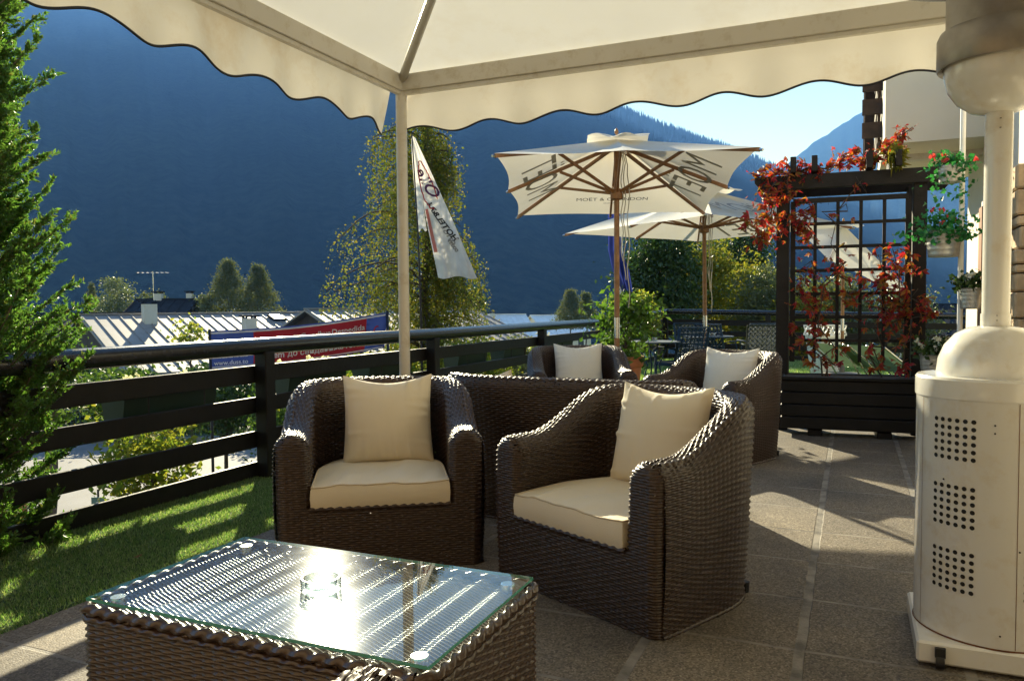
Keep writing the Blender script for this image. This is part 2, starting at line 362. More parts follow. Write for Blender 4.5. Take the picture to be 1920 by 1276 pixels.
def tree(name, label, cat, base, crown_c, rad, mleaf, nclump, per, size, spread, seed, group=None, trunk_r=.12, bark=None, hollow=.4, top=0.0, cone=False, limbs=9, droop=0.0):
    rnd = np.random.default_rng(seed)
    root = empty(name, base); b = np.array(base)
    cc = np.array(crown_c) - b
    Pn, K = crown_points(cc, rad, nclump, per, spread, rnd, hollow, top)
    if cone:   # conifer: tiers that narrow upwards
        h = 2*rad[2]; t = rnd.random(nclump)**1.1; a = rnd.random(nclump)*2*math.pi
        rr = rad[0]*(1-t)**.95*(.3 + .75*rnd.random(nclump)) + .01
        K = np.c_[cc[0] + rr*np.cos(a), cc[1] + rr*np.sin(a), cc[2] - rad[2] + h*t]
        Pn = np.repeat(K, per, 0) + rnd.normal(size=(nclump*per, 3))*spread*np.array([1, 1, .7])
    V, F = leaf_quads(Pn, size, rnd, droop=droop)
    m = MB(); m.add(V, F); m.build('crown', mleaf, root)
    t = MB(); topz = cc[2] + (rad[2]*.9 if cone else rad[2]*.1)
    limb(t, (0, 0, -.1), (cc[0], cc[1], topz), trunk_r, trunk_r*(.15 if cone else .6), rnd, .05)
    if not cone:
        for k in K[rnd.choice(len(K), min(limbs, len(K)), replace=False)]:
            s0 = np.array([cc[0], cc[1], topz])*(.55 + .4*rnd.random()); limb(t, s0, k, trunk_r*.35, trunk_r*.06, rnd, .15, 5)
    t.build('trunk', bark or M_TWIG, root, smooth=True)
    return tag(root, label, cat, group)

# ==================================================================== SETTING
def smooth01(t): t = np.clip(t, 0, 1); return t*t*(3-2*t)
def ground_z(r): return -2.5 - 4.5*smooth01((r-24)/26) - 18*smooth01((r-55)/300)
# hills: ridge elevation against direction, ridge distance
def ridge(pxs, pys, dist, r0, name, seed, m, azlo, azhi, expo):
    rnd = np.random.default_rng(seed)
    naz, nr = 420, 90
    pxa = np.linspace(azlo, azhi, naz); t = np.linspace(0, 1, nr)
    ycr = np.interp(pxa, pxs, pys)
    k = np.arange(naz)
    jag = sum(np.sin(k*f + rnd.random()*6)*a for f, a in ((.11, 3.), (.27, 2.), (.61, 1.2), (1.3, .8)))
    ycr = ycr + jag*.7
    az = np.arctan2(pxa-960, FPX)
    D = dist*(1 + .05*np.sin(k*.05)); hor = np.cos(az)
    ztop = CAM_H + (hz(pxa) - ycr)/FPX*D*hor
    A = np.zeros((naz, nr+8, 3))
    for j in range(nr+8):
        tt = j/(nr-1)
        r = r0 + (D-r0)*min(tt, 1) if tt <= 1 else D*(1 + (tt-1)*2.5)
        prof = min(tt, 1)**expo
        z = -25 + (ztop+25)*prof
        if tt > 1: z = ztop - (tt-1)*ztop*3.
        gul = sum(np.sin(k*f + j*g + p0)*a for f, g, a, p0 in ((.21, .03, 7, 1), (.47, -.05, 3, 3), (.93, .08, 2, 5)))*math.sin(math.pi*min(tt, 1))**.8
        r = r + gul*2.2; X = r*np.sin(az); Y = r*np.cos(az)
        A[:, j, 0] = X*math.cos(YAW) - Y*math.sin(YAW); A[:, j, 1] = X*math.sin(YAW) + Y*math.cos(YAW); A[:, j, 2] = z
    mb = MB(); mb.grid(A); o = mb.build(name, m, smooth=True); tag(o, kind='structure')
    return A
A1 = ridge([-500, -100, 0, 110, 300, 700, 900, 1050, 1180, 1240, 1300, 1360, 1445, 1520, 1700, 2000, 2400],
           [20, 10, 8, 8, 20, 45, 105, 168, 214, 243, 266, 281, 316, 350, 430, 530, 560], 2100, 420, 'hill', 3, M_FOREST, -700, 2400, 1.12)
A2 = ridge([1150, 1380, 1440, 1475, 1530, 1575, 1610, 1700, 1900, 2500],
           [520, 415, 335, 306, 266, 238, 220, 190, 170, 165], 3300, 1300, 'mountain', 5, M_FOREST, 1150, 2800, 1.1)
# firs along the nearer ridge line and down its slope
fir = MB(); rnd = np.random.default_rng(11)
naz = A1.shape[0]; i0 = int((1120+700)/3100*naz); i1 = int((1560+700)/3100*naz)
VV = []; FF = []; c = 0
for q in range(2600):
    i = rnd.uniform(i0, i1-1); j = 89 - abs(rnd.normal())*7; j = max(60, j); ii = int(i); jj = int(j)
    p = A1[ii, jj]*(1-(i-ii)) + A1[ii+1, jj]*(i-ii); h = rnd.uniform(9, 24); r = h*.17
    V = [(p[0], p[1], p[2]+h)] + [(p[0]+r*math.cos(a), p[1]+r*math.sin(a), p[2]-4) for a in (0, 1.26, 2.5, 3.8, 5.0)]
    VV += V; FF += [(c, c+1+k, c+1+(k+1) % 5) for k in range(5)]; c += 6
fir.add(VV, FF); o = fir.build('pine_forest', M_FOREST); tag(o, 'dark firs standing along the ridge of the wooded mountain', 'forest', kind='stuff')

# valley ground
NR = 60; NA = 120
rr = np.concatenate([np.linspace(0, 80, 30), np.geomspace(90, 9000, 30)]); aa = np.linspace(0, 2*math.pi, NA, endpoint=False)
G = np.zeros((NA, NR, 3))
for j, r in enumerate(rr):
    G[:, j, 0] = r*np.cos(aa); G[:, j, 1] = r*np.sin(aa); G[:, j, 2] = ground_z(r) - .02
mb = MB(); mb.grid(G, close_i=True); tag(mb.build('ground', M_GROUND, smooth=True), kind='structure')

RV = -3.74   # railing line
# terrace slabs, lawns
mb = MB(); mb.add([(-2.82, -3, 0), (4, -3, 0), (4, 8.35, 0), (-2.82, 8.35, 0)], [(0, 1, 2, 3)])
o = mb.build('pavement', M_SLAB); tag(o, kind='structure')
mb = MB(); mb.box((0.2, 2.6, -.06), (6.2, 11.5, .11)); mb.box((.6, 7.35, -1.35), (9.0, 20.6, 2.38))
o = mb.build('terrace_base', M_CONC); tag(o, kind='structure')
mb = MB(); mb.box((-3.42, 2.67, -.075), (1.18, 11.34, .15)); mb.box((.6, 13.0, -.075), (9.2, 9.28, .149))
o = mb.build('lawn', M_TURF); tag(o, kind='structure')
# the lawn that lies against the slabs as thin edging
def blades(n, x0, x1, y0, y1, z, h, seed, w_=.003, bias=None):
    r = np.random.default_rng(seed); x = r.uniform(x0, x1, n); y = r.uniform(y0, y1, n)
    a = r.uniform(0, 2*math.pi, n); hh = h*(.5 + r.random(n)); lean = r.normal(size=(n, 2))*h*.45
    bx = np.cos(a)*w_; by = np.sin(a)*w_
    V = np.stack([np.c_[x-bx, y-by, np.full(n, z)], np.c_[x+bx, y+by, np.full(n, z)], np.c_[x+lean[:, 0], y+lean[:, 1], z+hh]], 1).reshape(-1, 3)
    return V, np.arange(3*n).reshape(n, 3)
g = MB(); g.add(*blades(150000, -4.0, -2.81, .6, 6.0, -.002, .015, 4, .0022)); g.add(*blades(50000, -4.0, -2.81, 6.0, 8.3, -.002, .017, 5, .004))
g.add(*blades(120000, -3.9, 5, 8.34, 17.3, -.003, .035, 6, .008))
tag(g.build('grass', M_BLADE), 'short green grass covering the strip along the railing and the lawn beyond', 'grass', kind='stuff')

# road below
mb = MB()
def cwq(L, z): return [(*cw(*q), z) for q in L]
mb.add(cwq([(-30, 12.5), (1.5, 12.5), (1.5, 24.5), (-30, 19)], -2.49), [(0, 1, 2, 3)])
tag(mb.build('road', M_ASPH), kind='structure')
mb = MB(); mb.add(cwq([(-30, 11.2), (1.5, 11.2), (1.5, 12.5), (-30, 12.5)], -2.38) + cwq([(-30, 12.5), (1.5, 12.5)], -2.5), [(0, 1, 2, 3), (3, 2, 5, 4)])
tag(mb.build('sidewalk', M_CONC), kind='structure')

# ==================================================================== RAILINGS
def railing(name, label, pts, posts, ztop, inner, flat=False):
    """pts: polyline of (v,u,ztop); posts: list of (v,u,ztop)"""
    root = empty(name, (pts[0][0], pts[0][1], 0)); b = np.array([pts[0][0], pts[0][1], 0])
    t = MB(); t.tube([np.array((p[0], p[1], p[2]-.055)) - b for p in pts], .058, 18); t.build('handrail', M_RAIL, root, smooth=True, sharp=50)
    for (v, u, zt) in posts:
        m = MB(); m.box((v-b[0], u-b[1], (zt-.09)/2), (.1, .1, zt-.09), 0, .006); m.build('post', M_BLACKWOOD, root)
    for z0, z1 in ((.655, .775), (.445, .555), (.205, .32), (.0, .105)):
        for i in range(len(pts)-1):
            m = MB(); a = np.array(pts[i][:2]); c = np.array(pts[i+1][:2]); d = (c-a)/np.linalg.norm(c-a); nrm = np.array([d[1], -d[0]])*inner
            k0 = pts[i][2]/.965; k1 = pts[i+1][2]/.965; L = np.linalg.norm(c-a)
            nseg = max(1, round(L/2.4))
            for q in range(nseg):
                t0, t1 = q/nseg, (q+1)/nseg; p0 = a + (c-a)*t0 - nrm*.068; p1 = a + (c-a)*t1 - nrm*.068
                zc0 = (z0+z1)/2*(k0+(k1-k0)*t0); zc1 = (z0+z1)/2*(k0+(k1-k0)*t1)
                m.bar((p0[0]-b[0], p0[1]-b[1], zc0), (p1[0]-b[0], p1[1]-b[1], zc1), .03, z1-z0, bev=.004)
            m.build('slat', M_BLACKWOOD, root)
    return tag(root, label, 'railing')
railing('railing', 'long black wooden railing with round handrail beside the grass strip', [(RV, -1.2, .96), (RV, 1.85, .965), (RV, 4.29, .968), (RV, 6.67, .965), (RV, 9.6, .965), (RV, 12.44, .965)],
        [(RV, -.6, .965), (RV, 1.85, .965), (RV, 4.29, .968), (RV, 6.67, .965), (RV, 9.6, .965), (RV, 12.35, .965)], .965, 1)
railing('railing', 'black railing turning the corner behind the blue garden chairs', [(RV, 13.6, .99), (RV, 17.13, 1.10), (.6, 17.13, 1.0), (4.6, 17.13, .93)],
        [(RV, 13.7, .99), (RV, 17.05, 1.10), (-1.6, 17.08, 1.05), (.6, 17.08, 1.0), (2.6, 17.08, .96), (4.5, 17.08, .93)], 1, 1)

# ==================================================================== WOVEN FURNITURE
STAVE = .030; ROW = .0105
def weave(mb, fn, s_len, t_len, seed=0, hole=.34, amp=.0031, stave=STAVE, row=ROW, alt=1.0, mask_fn=None, sres=4, tres=3):
    """fn(S,T)->points, S,T in 0..1 arrays; displaces rows of strands over and under staves and leaves a few gaps"""
    ns = max(2, int(round(s_len/stave/2))*2); nr = max(2, int(round(t_len/row)))
    gs = np.linspace(0, 1, ns*sres+1); gt = np.linspace(0, 1, nr*tres+1)
    S, T = np.meshgrid(gs, gt, indexing='ij'); P = fn(S, T)
    e = 1e-3
    dS = fn(np.clip(S+e, 0, 1), T) - fn(np.clip(S-e, 0, 1), T); dT = fn(S, np.clip(T+e, 0, 1)) - fn(S, np.clip(T-e, 0, 1))
    N = np.cross(dS, dT); N /= np.linalg.norm(N, axis=2)[:, :, None] + 1e-12
    rf = T*nr; ri = np.floor(rf - 1e-6); fr = rf - ri
    prof = np.sqrt(np.clip(1 - (2*fr-1)**2, 0, 1))
    under = np.sin(math.pi*(S*ns + ri)) if alt else np.sin(2*math.pi*S*ns)
    under = np.sign(under)*np.abs(under)**.55
    d = amp*(1.9*prof**.8 - 1.0) + amp*.85*under*prof
    gv = np.abs(np.sin(math.pi*S*ns)); d = d - (amp*.7*(1-gv)**2 if alt else 0)
    P2 = P + N*d[:, :, None]
    r = np.random.default_rng(seed)
    P2 = P2 + N*(r.normal(size=ns*sres+1)[:, None, None]*.0003)
    # gaps where a stave passes: between two rows
    mask = np.ones((ns*sres, nr*tres), bool)
    if hole > 0:
        hs = r.random((ns, nr)) < hole
        k = np.argwhere(hs)
        for a, b in k:
            j = b*tres; i = a*sres
            mask[i+1, j] = False
    if mask_fn is not None:
        C = (P[:-1, :-1] + P[1:, 1:])/2; mask &= mask_fn(C)
    mb.grid(P2, mask)
def braid(mb, pts, rad, n=10, pitch=.045, amp=.28, strands=2):
    """a twisted border"""
    pts = np.array(pts, float); seg = np.linalg.norm(np.diff(pts, axis=0), axis=1); cum = np.r_[0, np.cumsum(seg)]; L = cum[-1]
    k = max(4, int(L/.009)); s = np.linspace(0, L, k+1); Q = np.stack([np.interp(s, cum, pts[:, i]) for i in range(3)], 1)
    T = np.gradient(Q, axis=0); T /= np.linalg.norm(T, axis=1)[:, None]
    up = np.array([0, 0, 1.]); V = np.zeros((k+1, n, 3)); prev = None
    for i in range(k+1):
        a = np.cross(T[i], up if prev is None else prev)
        if np.linalg.norm(a) < .05: a = np.cross(T[i], [1, 0, 0])
        a /= np.linalg.norm(a); b = np.cross(a, T[i]); prev = b
        for j in range(n):
            th = 2*math.pi*j/n; rr = rad*(1 + amp*math.cos(strands*th - 2*math.pi*s[i]/pitch))
            V[i, j] = Q[i] + (a*math.cos(th) + b*math.sin(th))*rr
    Vc = np.concatenate([V, V[:, :1]], 1); mb.grid(Vc)

def seat_mesh(root, W, D, arm_h, back_h, seed, wall=.125, cushions=1, taper=.035, armw=.155, seat_z=.29, squareness=2.6, mw=None, hole=.34):
    """tub seat: front at y=-D/2, back at y=+D/2; origin on the floor"""
    hw = W/2
    # plan path of the wall's centre line, from right front round the back to left front
    n = 240; FR = .042; ys = -D/2 + FR - .014
    yb = D*.02                      # where the rounded back begins
    pts = []
    side_x = hw - armw/2
    for t in np.linspace(0, 1, 80): pts.append((side_x, ys + (yb-ys)*t))
    back_y = D/2 - wall/2
    for a in np.linspace(0, math.pi, 200)[1:]:
        c, s_ = math.cos(a), math.sin(a)
        x = side_x*np.sign(c)*abs(c)**(2/squareness); y = yb + (back_y-yb)*abs(s_)**(2/squareness); pts.append((x, y))
    for t in np.linspace(0, 1, 80)[1:]: pts.append((-side_x, yb + (ys-yb)*t))
    pts = np.array(pts); seg = np.linalg.norm(np.diff(pts, axis=0), axis=1); cum = np.r_[0, np.cumsum(seg)]; L = cum[-1]
    def path(S):
        s = S*L; return np.interp(s, cum, pts[:, 0]), np.interp(s, cum, pts[:, 1])
    def hgt(x, y):
        t = np.clip((y - (-D*.30))/(D*.62), 0, 1); t = t*t*(3-2*t)
        return arm_h + (back_h-arm_h)*t
    def thick(x, y):
        t = np.clip((y + D*.35)/(D*.6), 0, 1); return armw*(1-t) + wall*t
    zin = seat_z - .02
    def fn(S, T):
        x, y = path(S); e = 1e-3; x2, y2 = path(np.clip(S+e, 0, 1)); x1, y1 = path(np.clip(S-e, 0, 1))
        tx, ty = x2-x1, y2-y1; q = np.hypot(tx, ty)+1e-12; nx, ny = ty/q, -tx/q     # outward
        h = hgt(x, y); r = thick(x, y)/2
        lo = h - r; arc = math.pi*r; li = h - r - zin; tot = lo + arc + li; s = T*tot
        up = np.clip(s, 0, lo); a = np.clip((s-lo)/r, 0, math.pi); dn = np.clip(s-lo-arc, 0, None)
        off = r*np.cos(a); z = up + r*np.sin(a) - dn
        back = np.clip((y - yb)/(D/2 - yb), 0, 1)
        lean = (z/back_h - 1)*taper*(.35 + .65*back) + .012*np.sin(np.clip(z/h, 0, 1)*math.pi)
        off = off + lean + .03*back*np.clip((z-.45)/.3, 0, 1)
        return np.stack([x + nx*off, y + ny*off, z], -1)
    outer_len = 2*(D*.55) + W*1.15
    tmean = 2*((arm_h+back_h)/2) + .1 - seat_z
    mb = MB(); weave(mb, fn, L*1.08, tmean, seed, hole)
    # front face: panel below the seat and the two arm fronts
    fy = -D/2
    def ztop(x):
        ax = np.abs(np.abs(x) - side_x + taper*.0); r = armw/2
        arm = arm_h - r + np.sqrt(np.clip(r*r - ax*ax, 0, None)); return np.where(np.abs(x) > side_x - r, arm, seat_z - .005)
    def ff(S, T):
        x = (S*2-1)*(hw - .001); z = T*arm_h; zc = arm_h - armw/2; ax = np.abs(x)
        d = hw - .001 - ax
        inarm = ax > side_x - armw/2 - .002
        darc = armw/2 - np.hypot(ax - side_x, z - zc); d = np.where(inarm & (z > zc), np.minimum(d, darc), d)
        d = np.where(inarm & (z > seat_z), np.minimum(d, ax - (side_x - armw/2)), d)
        q = np.clip(FR - d, 0, FR); y = fy + FR - np.sqrt(np.clip(FR*FR - q*q, 0, None)) - .010*np.sin(np.clip(z/arm_h, 0, 1)*math.pi)
        x = x*(1 - (1-z/back_h)*taper*.35/hw)
        return np.stack([x, y, z], -1)
    weave(mb, ff, W, arm_h, seed+1, hole, mask_fn=lambda C: C[:, :, 2] < ztop(C[:, :, 0]) + .002)
    body = mb.build('woven_body', mw or M_WICK, root, smooth=True)
    # borders of the arm fronts
    bb = MB()
    braid(bb, [(x, fy - .006, seat_z - .002) for x in np.linspace(-side_x+armw/2, side_x-armw/2, 10)], .012, 8, .04, .3)
    def rimpath(off, z0):
        out = []
        for S_ in np.linspace(0, 1, 90):
            q = fn(np.array([[S_]]), np.array([[z0]]))[0, 0]; out.append(q)
        return out
    braid(bb, rimpath(0, 0.004), .009, 8, .03, .25)
    crest = []
    for S_ in np.linspace(0.012, .988, 120):
        x, y = path(S_); r_c = thick(x, y)/2; h_ = hgt(x, y); tot = 2*(h_-r_c) - zin + math.pi*r_c
        crest.append(fn(np.array([[S_]]), np.array([[(h_ - r_c + r_c*1.15)/tot]]))[0, 0] - np.array([0, 0, .006]))
    braid(bb, crest, .0125, 10, .036, .26, 1)
    bb.build('braided_border', mw or M_WICK, body, smooth=True)
    # seat deck under the cushion, feet
    dk = MB(); dk.box((0, .02, seat_z-.045), (W - 2*armw - .01, D - .2, .03)); dk.build('seat_deck', M_TRIM, root)
    for fx in (-1, 1):
        for fy2 in (-1, 1):
            q = MB(); q.lathe([(.018, -.012), (.02, .03)], (fx*(hw-.1), fy2*(D/2-.14), .012), 10); q.build('foot', M_RUBBER, root)
    iw = W - 2*armw - .012; cwid = iw/cushions
    for k in range(cushions):
        cx = -iw/2 + cwid*(k+.5)
        seat_cushion(root, cx, -D/2 - .012, cwid - .006, D - wall - .04, seat_z, .098, seed+k)
    return body
def seat_cushion(root, cx, y0, wd, dp, z0, th, seed):
    nx, ny = 40, 34; rr = .035
    u = np.linspace(-1, 1, nx); v = np.linspace(0, 1, ny); U, Vv = np.meshgrid(u, v, indexing='ij')
    def half(y):   # rounded at the back to follow the tub
        t = np.clip((y-.52)/.48, 0, 1); return wd/2*(1-.34*t**2.2)
    X = U*half(Vv); Y = y0 + Vv*dp; ed = np.maximum(np.abs(U), np.abs(2*Vv-1))
    puff = .018*(1-np.abs(U)**4)*(1-np.abs(2*Vv-1)**4)
    r = np.random.default_rng(seed); wr = sum(np.sin(U*a + Vv*b + c)*.0017 for a, b, c in r.uniform(-9, 9, (6, 3))) + sum(np.sin(U*a + Vv*b + c)*.0009 for a, b, c in r.uniform(-26, 26, (6, 3)))
    top = np.stack([X, Y, z0 + th + puff + wr], -1); bot = np.stack([X, Y, np.full_like(X, z0)], -1)
    m = MB(); m.grid(top); m.grid(bot[::-1])
    ring = [(i, 0) for i in range(nx)] + [(nx-1, j) for j in range(1, ny)] + [(i, ny-1) for i in range(nx-2, -1, -1)] + [(0, j) for j in range(ny-2, 0, -1)]
    tr = np.array([top[i, j] for i, j in ring]); br = np.array([bot[i, j] for i, j in ring]); cen = tr.mean(0)
    rows = []
    for k, t in enumerate((0, .12, .5, .88, 1)):
        p = tr*(1-t) + br*t; d = p - cen; d[:, 2] = 0; d /= np.linalg.norm(d, axis=1)[:, None]; rows.append(p + d*(.009*math.sin(math.pi*t)**.5 if 0 < t < 1 else 0))
    rows = np.array(rows); rows = np.concatenate([rows, rows[:, :1]], 1); m.grid(rows.transpose(1, 0, 2)[::-1])
    c = m.build('seat_cushion', M_CREAM, root, smooth=True, sharp=50)
    pz = MB(); ps = [tuple(p + np.array([0, 0, .001])) for p in tr] + [tuple(tr[0] + np.array([0, 0, .001]))]; pz.tube(ps, .0035, 6); pz.build('piping', M_PIPE, c, smooth=True)
def pillow(loc, rz, tilt, size, m, label, group, seed, roll=0.0, thick=.185):
    n = 48; a = np.linspace(-1, 1, n); U, V = np.meshgrid(a, a, indexing='ij')
    r = np.random.default_rng(seed)
    prof = (np.clip(1-U**2, 0, 1)**.55)*(np.clip(1-V**2, 0, 1)**.55)
    # edges pulled in between the corners
    X = U*size/2*(1 - .055*(1-V**2)); Z = V*size/2*(1 - .055*(1-U**2))
    wr = np.zeros_like(U)
    for k in range(26):    # creases running from edges
        e = r.uniform(-.9, .9); s = r.choice([-1, 1]); ax = r.random() < .6
        t = (U if ax else V); q = (V if ax else U)
        wr += r.uniform(.25, 1)*.017*np.exp(-((t-e-(.25*(q*s-1)*r.normal()*.4))/.05)**2)*np.exp(-(1-q*s)*5)
    mb = MB()
    for sgn in (1, -1):
        Y = sgn*(prof*thick/2 + wr*prof**.3*1.2); Zd = Z - .034*np.clip(V, 0, 1)**2*(1-U**2)**1.3
        G = np.stack([X, -Y, Zd + size/2], -1)
        mb.grid(G if sgn > 0 else G[::-1])
    o = mb.build('cushion', m, smooth=True)
    o.rotation_euler = (-tilt, roll, rz); o.location = loc
    return tag(o, label, 'cushion', group)

def chair(loc, rz, label):
    root = empty('wicker_armchair', (loc[0], loc[1], 0), rz)
    return tag(root, label, 'armchair', 'wicker tub armchairs on the terrace')
CW, CD = .93, .79
c1p = cw(-.65, 3.84); c1r = YAW + R(9)
ch1 = chair(c1p, c1r, 'brown wicker tub armchair nearest the railing, facing the glass table')
seat_mesh(ch1, CW, CD, .615, .80, 21)
def rc(o, loc, rz, label):
    c = copy_tree(o); c.location = (loc[0], loc[1], 0); c.rotation_euler = (0, 0, rz); c['label'] = label; return c
# second chair: front edge from (-1.434,3.07) to (-.592,2.64)
def from_front(L, Rr):
    L = np.array(L); Rr = np.array(Rr); d = Rr-L; d /= np.linalg.norm(d); mid = (L+Rr)/2; bk = np.array([-d[1], d[0]])
    return mid + bk*CD/2, math.atan2(d[1], d[0])
p2, r2z = from_front((-1.434, 3.07), (-.592, 2.64))
ch2 = rc(ch1, p2, r2z, 'brown wicker tub armchair turned left, nearest the heater, with sunlit seat corner')
p3 = cw(.60, 7.05)
ch3 = rc(ch1, p3, YAW + R(2), 'wicker armchair in front of the terracotta pot, seen over the sofa back')
p4, r4z = from_front(pt(1216, 6.2), pt(1362, 5.62))
ch4 = rc(ch1, p4, r4z, 'wicker armchair on the right beside the dark planter of red creeper')
ch5 = rc(ch1, (-.285, .635), R(180), 'wicker armchair nearest the viewer, only its arm tip showing below the glass table')
PG = 'square scatter cushions on the wicker seats'
def seat_pillow(p, rz, dx, dy, m, label, seed, tilt=R(17), sz=.452, roll=0., yaw=0.):
    x = p[0] + dx*math.cos(rz) - dy*math.sin(rz); y = p[1] + dx*math.sin(rz) + dy*math.cos(rz)
    return pillow((x, y, .394), rz + yaw, tilt, sz, m, label, PG, seed, roll)
seat_pillow(c1p, c1r, .035, .05, M_CREAM, 'cream square cushion upright in the armchair nearest the railing', 31)
seat_pillow(p2, r2z, .02, .09, M_CREAM, 'cream square cushion leaning in the near armchair on the right', 32, R(16), yaw=R(8))
seat_pillow(p3, YAW + R(2), .02, .1, M_CREAM_W, 'ivory cushion in the armchair by the terracotta pot', 33)
seat_pillow(p4, r4z, .03, .07, M_CREAM_W, 'ivory cushion in the armchair beside the dark planter', 34, R(14), yaw=R(10))
# sofa with its back to the viewer
sofa = empty('wicker_sofa', (-1.45, 4.27, 0), R(180 - 2)); tag(sofa, 'low wicker two-seat sofa seen from behind, between the front and far armchairs', 'sofa')
seat_mesh(sofa, 1.50, .84, .60, .79, 61, cushions=2, squareness=4.2)
pillow((-1.93, 4.16, .345), R(176), R(16), .47, M_CREAM_W, 'ivory cushion on the sofa of which only one corner shows above its back', PG, 35, R(6))

# ------------------------------------------------------------------ glass table
TB = empty('wicker_coffee_table', (-1.35, 1.735, 0)); tag(TB, 'low brown wicker coffee table with a clear glass top on steel pads', 'table')
tw, td, th = 1.05, .60, .375
mb = MB()
def rbox(S, T, w_=tw+.02, d_=td+.02, r_=.035):
    hw, hd = w_/2, d_/2; P = []
    for cx, cy, a0 in ((hw-r_, -hd+r_, -90), (hw-r_, hd-r_, 0), (-hw+r_, hd-r_, 90), (-hw+r_, -hd+r_, 180)):
        P += [(cx + r_*math.cos(R(a0+a)), cy + r_*math.sin(R(a0+a))) for a in np.linspace(0, 90, 8)]
    P.append(P[0]); P = np.array(P); seg = np.linalg.norm(np.diff(P, axis=0), axis=1); cum = np.r_[0, np.cumsum(seg)]
    s = S*cum[-1]; return np.stack([np.interp(s, cum, P[:, 0]), np.interp(s, cum, P[:, 1]), s*0 + T*th], -1)
weave(mb, rbox, 2*(tw+td), th, 71, .2, .0036, .034, .0090)
tbody = mb.build('woven_body', M_WICK_T, TB, smooth=True)
mb = MB(); braid(mb, rbox(np.linspace(0, 1, 200)[:, None], np.array([[1.0]]))[:, 0] + np.array([0, 0, 0]), .013, 10, .05, .32)
braid(mb, rbox(np.linspace(0, 1, 200)[:, None], np.array([[.94]]))[:, 0]*np.array([1.008, 1.012, 1]), .008, 8, .05, .3)
mb.build('braided_border', M_WICK_T, tbody, smooth=True)
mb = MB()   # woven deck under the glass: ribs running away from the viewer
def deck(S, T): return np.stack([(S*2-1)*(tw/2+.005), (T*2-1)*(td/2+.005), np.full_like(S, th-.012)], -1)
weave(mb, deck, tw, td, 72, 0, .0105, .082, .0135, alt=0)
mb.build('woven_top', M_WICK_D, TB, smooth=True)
def glass_mat(name, tint, rough, f0=.13, pw=5.0):
    m, n, l, p, out = newmat(name); n.remove(p)
    tr = n.new('ShaderNodeBsdfTransparent'); tr.inputs[0].default_value = (*tint, 1)
    g1 = n.new('ShaderNodeBsdfGlossy'); g1.inputs['Roughness'].default_value = rough
    g2 = n.new('ShaderNodeBsdfGlossy'); g2.inputs['Roughness'].default_value = .14; g2.inputs[0].default_value = (.9, .95, 1, 1)
    a = noise(n, l, 5, 6, .7); rp = ramp(n, l, a.outputs[0], [(.3, (.015, .015, .015)), (.75, (.05, .05, .05))])
    mg = n.new('ShaderNodeMixShader'); l.new(rp.outputs[0], mg.inputs[0]); l.new(g1.outputs[0], mg.inputs[1]); l.new(g2.outputs[0], mg.inputs[2])
    ge = n.new('ShaderNodeNewGeometry'); dt = n.new('ShaderNodeVectorMath'); dt.operation = 'DOT_PRODUCT'; l.new(ge.outputs['Normal'], dt.inputs[0]); l.new(ge.outputs['Incoming'], dt.inputs[1])
    def m1(op, a, b=None):      # Schlick reflectance, the same from both sides of the pane
        q = n.new('ShaderNodeMath'); q.operation = op
        for i, v in enumerate((a, b)):
            if v is None: continue
            if isinstance(v, (int, float)): q.inputs[i].default_value = v
            else: l.new(v, q.inputs[i])
        return q.outputs[0]
    k_ = m1('SUBTRACT', 1.0, m1('ABSOLUTE', dt.outputs['Value'])); fac_ = m1('ADD', m1('MULTIPLY', m1('POWER', k_, pw), 1-f0), f0)
    mx = n.new('ShaderNodeMixShader'); l.new(fac_, mx.inputs[0]); l.new(tr.outputs[0], mx.inputs[1]); l.new(mg.outputs[0], mx.inputs[2])
    l.new(mx.outputs[0], out.inputs['Surface']); return m
M_GLASS = glass_mat('table_glass', (.90, .96, .95), .02)
M_GEDGE = mat('green_glass_edge', (.10, .42, .36), .1, spec=.8)
M_ASHT = newmat('clear_glass')[0]; _p = M_ASHT.node_tree.nodes['Principled BSDF']; _p.inputs['Transmission Weight'].default_value = 1; _p.inputs['Roughness'].default_value = .02; _p.inputs['IOR'].default_value = 1.5
g = MB(); g.add([(-tw/2, -td/2, .402), (tw/2, -td/2, .402), (tw/2, td/2, .402), (-tw/2, td/2, .402)], [(0, 1, 2, 3)])
gt = g.build('glass_top', M_GLASS, TB)
g = MB()
for a, b, c_, d_ in ((0, -td/2, tw, 0), (0, td/2, tw, 0), (-tw/2, 0, 0, td), (tw/2, 0, 0, td)):
    x, y = c_/2, d_/2
    g.add([(a-x, b-y, .3935), (a+x, b+y, .3935), (a+x, b+y, .4018), (a-x, b-y, .4018)], [(0, 1, 2, 3)])
g.build('glass_edge', M_GEDGE, gt)
for sx in (-1, 1):
    for sy in (-1, 1):
        q = MB(); q.lathe([(.022, 0), (.022, .024), (.02, .028)], (sx*(tw/2-.055), sy*(td/2-.055), .366), 20); q.build('steel_pad', M_STEEL, TB, smooth=True, sharp=40)
M_ASHG = glass_mat('ashtray_glass', (.72, .78, .80), .06, .16, 2.2)
def ashtray(loc, label, r=.055, n=36, h=.038, group='clear glass ashtrays'):
    m = MB(); m.lathe([(r*.1, 0), (r*.92, 0), (r, .006), (r*.97, h*.35), (r*1.0, h*.45), (r*.98, h*.6), (r*1.0, h*.9), (r*.97, h), (r*.86, h), (r*.82, h*.9), (r*.76, .012), (r*.1, .009)], (0, 0, 0), n)
    o = m.build('ashtray', M_ASHG, smooth=True, sharp=45); o.location = loc; return tag(o, label, 'ashtray', group)
ap = pt(593, 2.10)
ashtray((ap[0], ap[1], .4035), 'round clear glass ashtray on the glass coffee table')

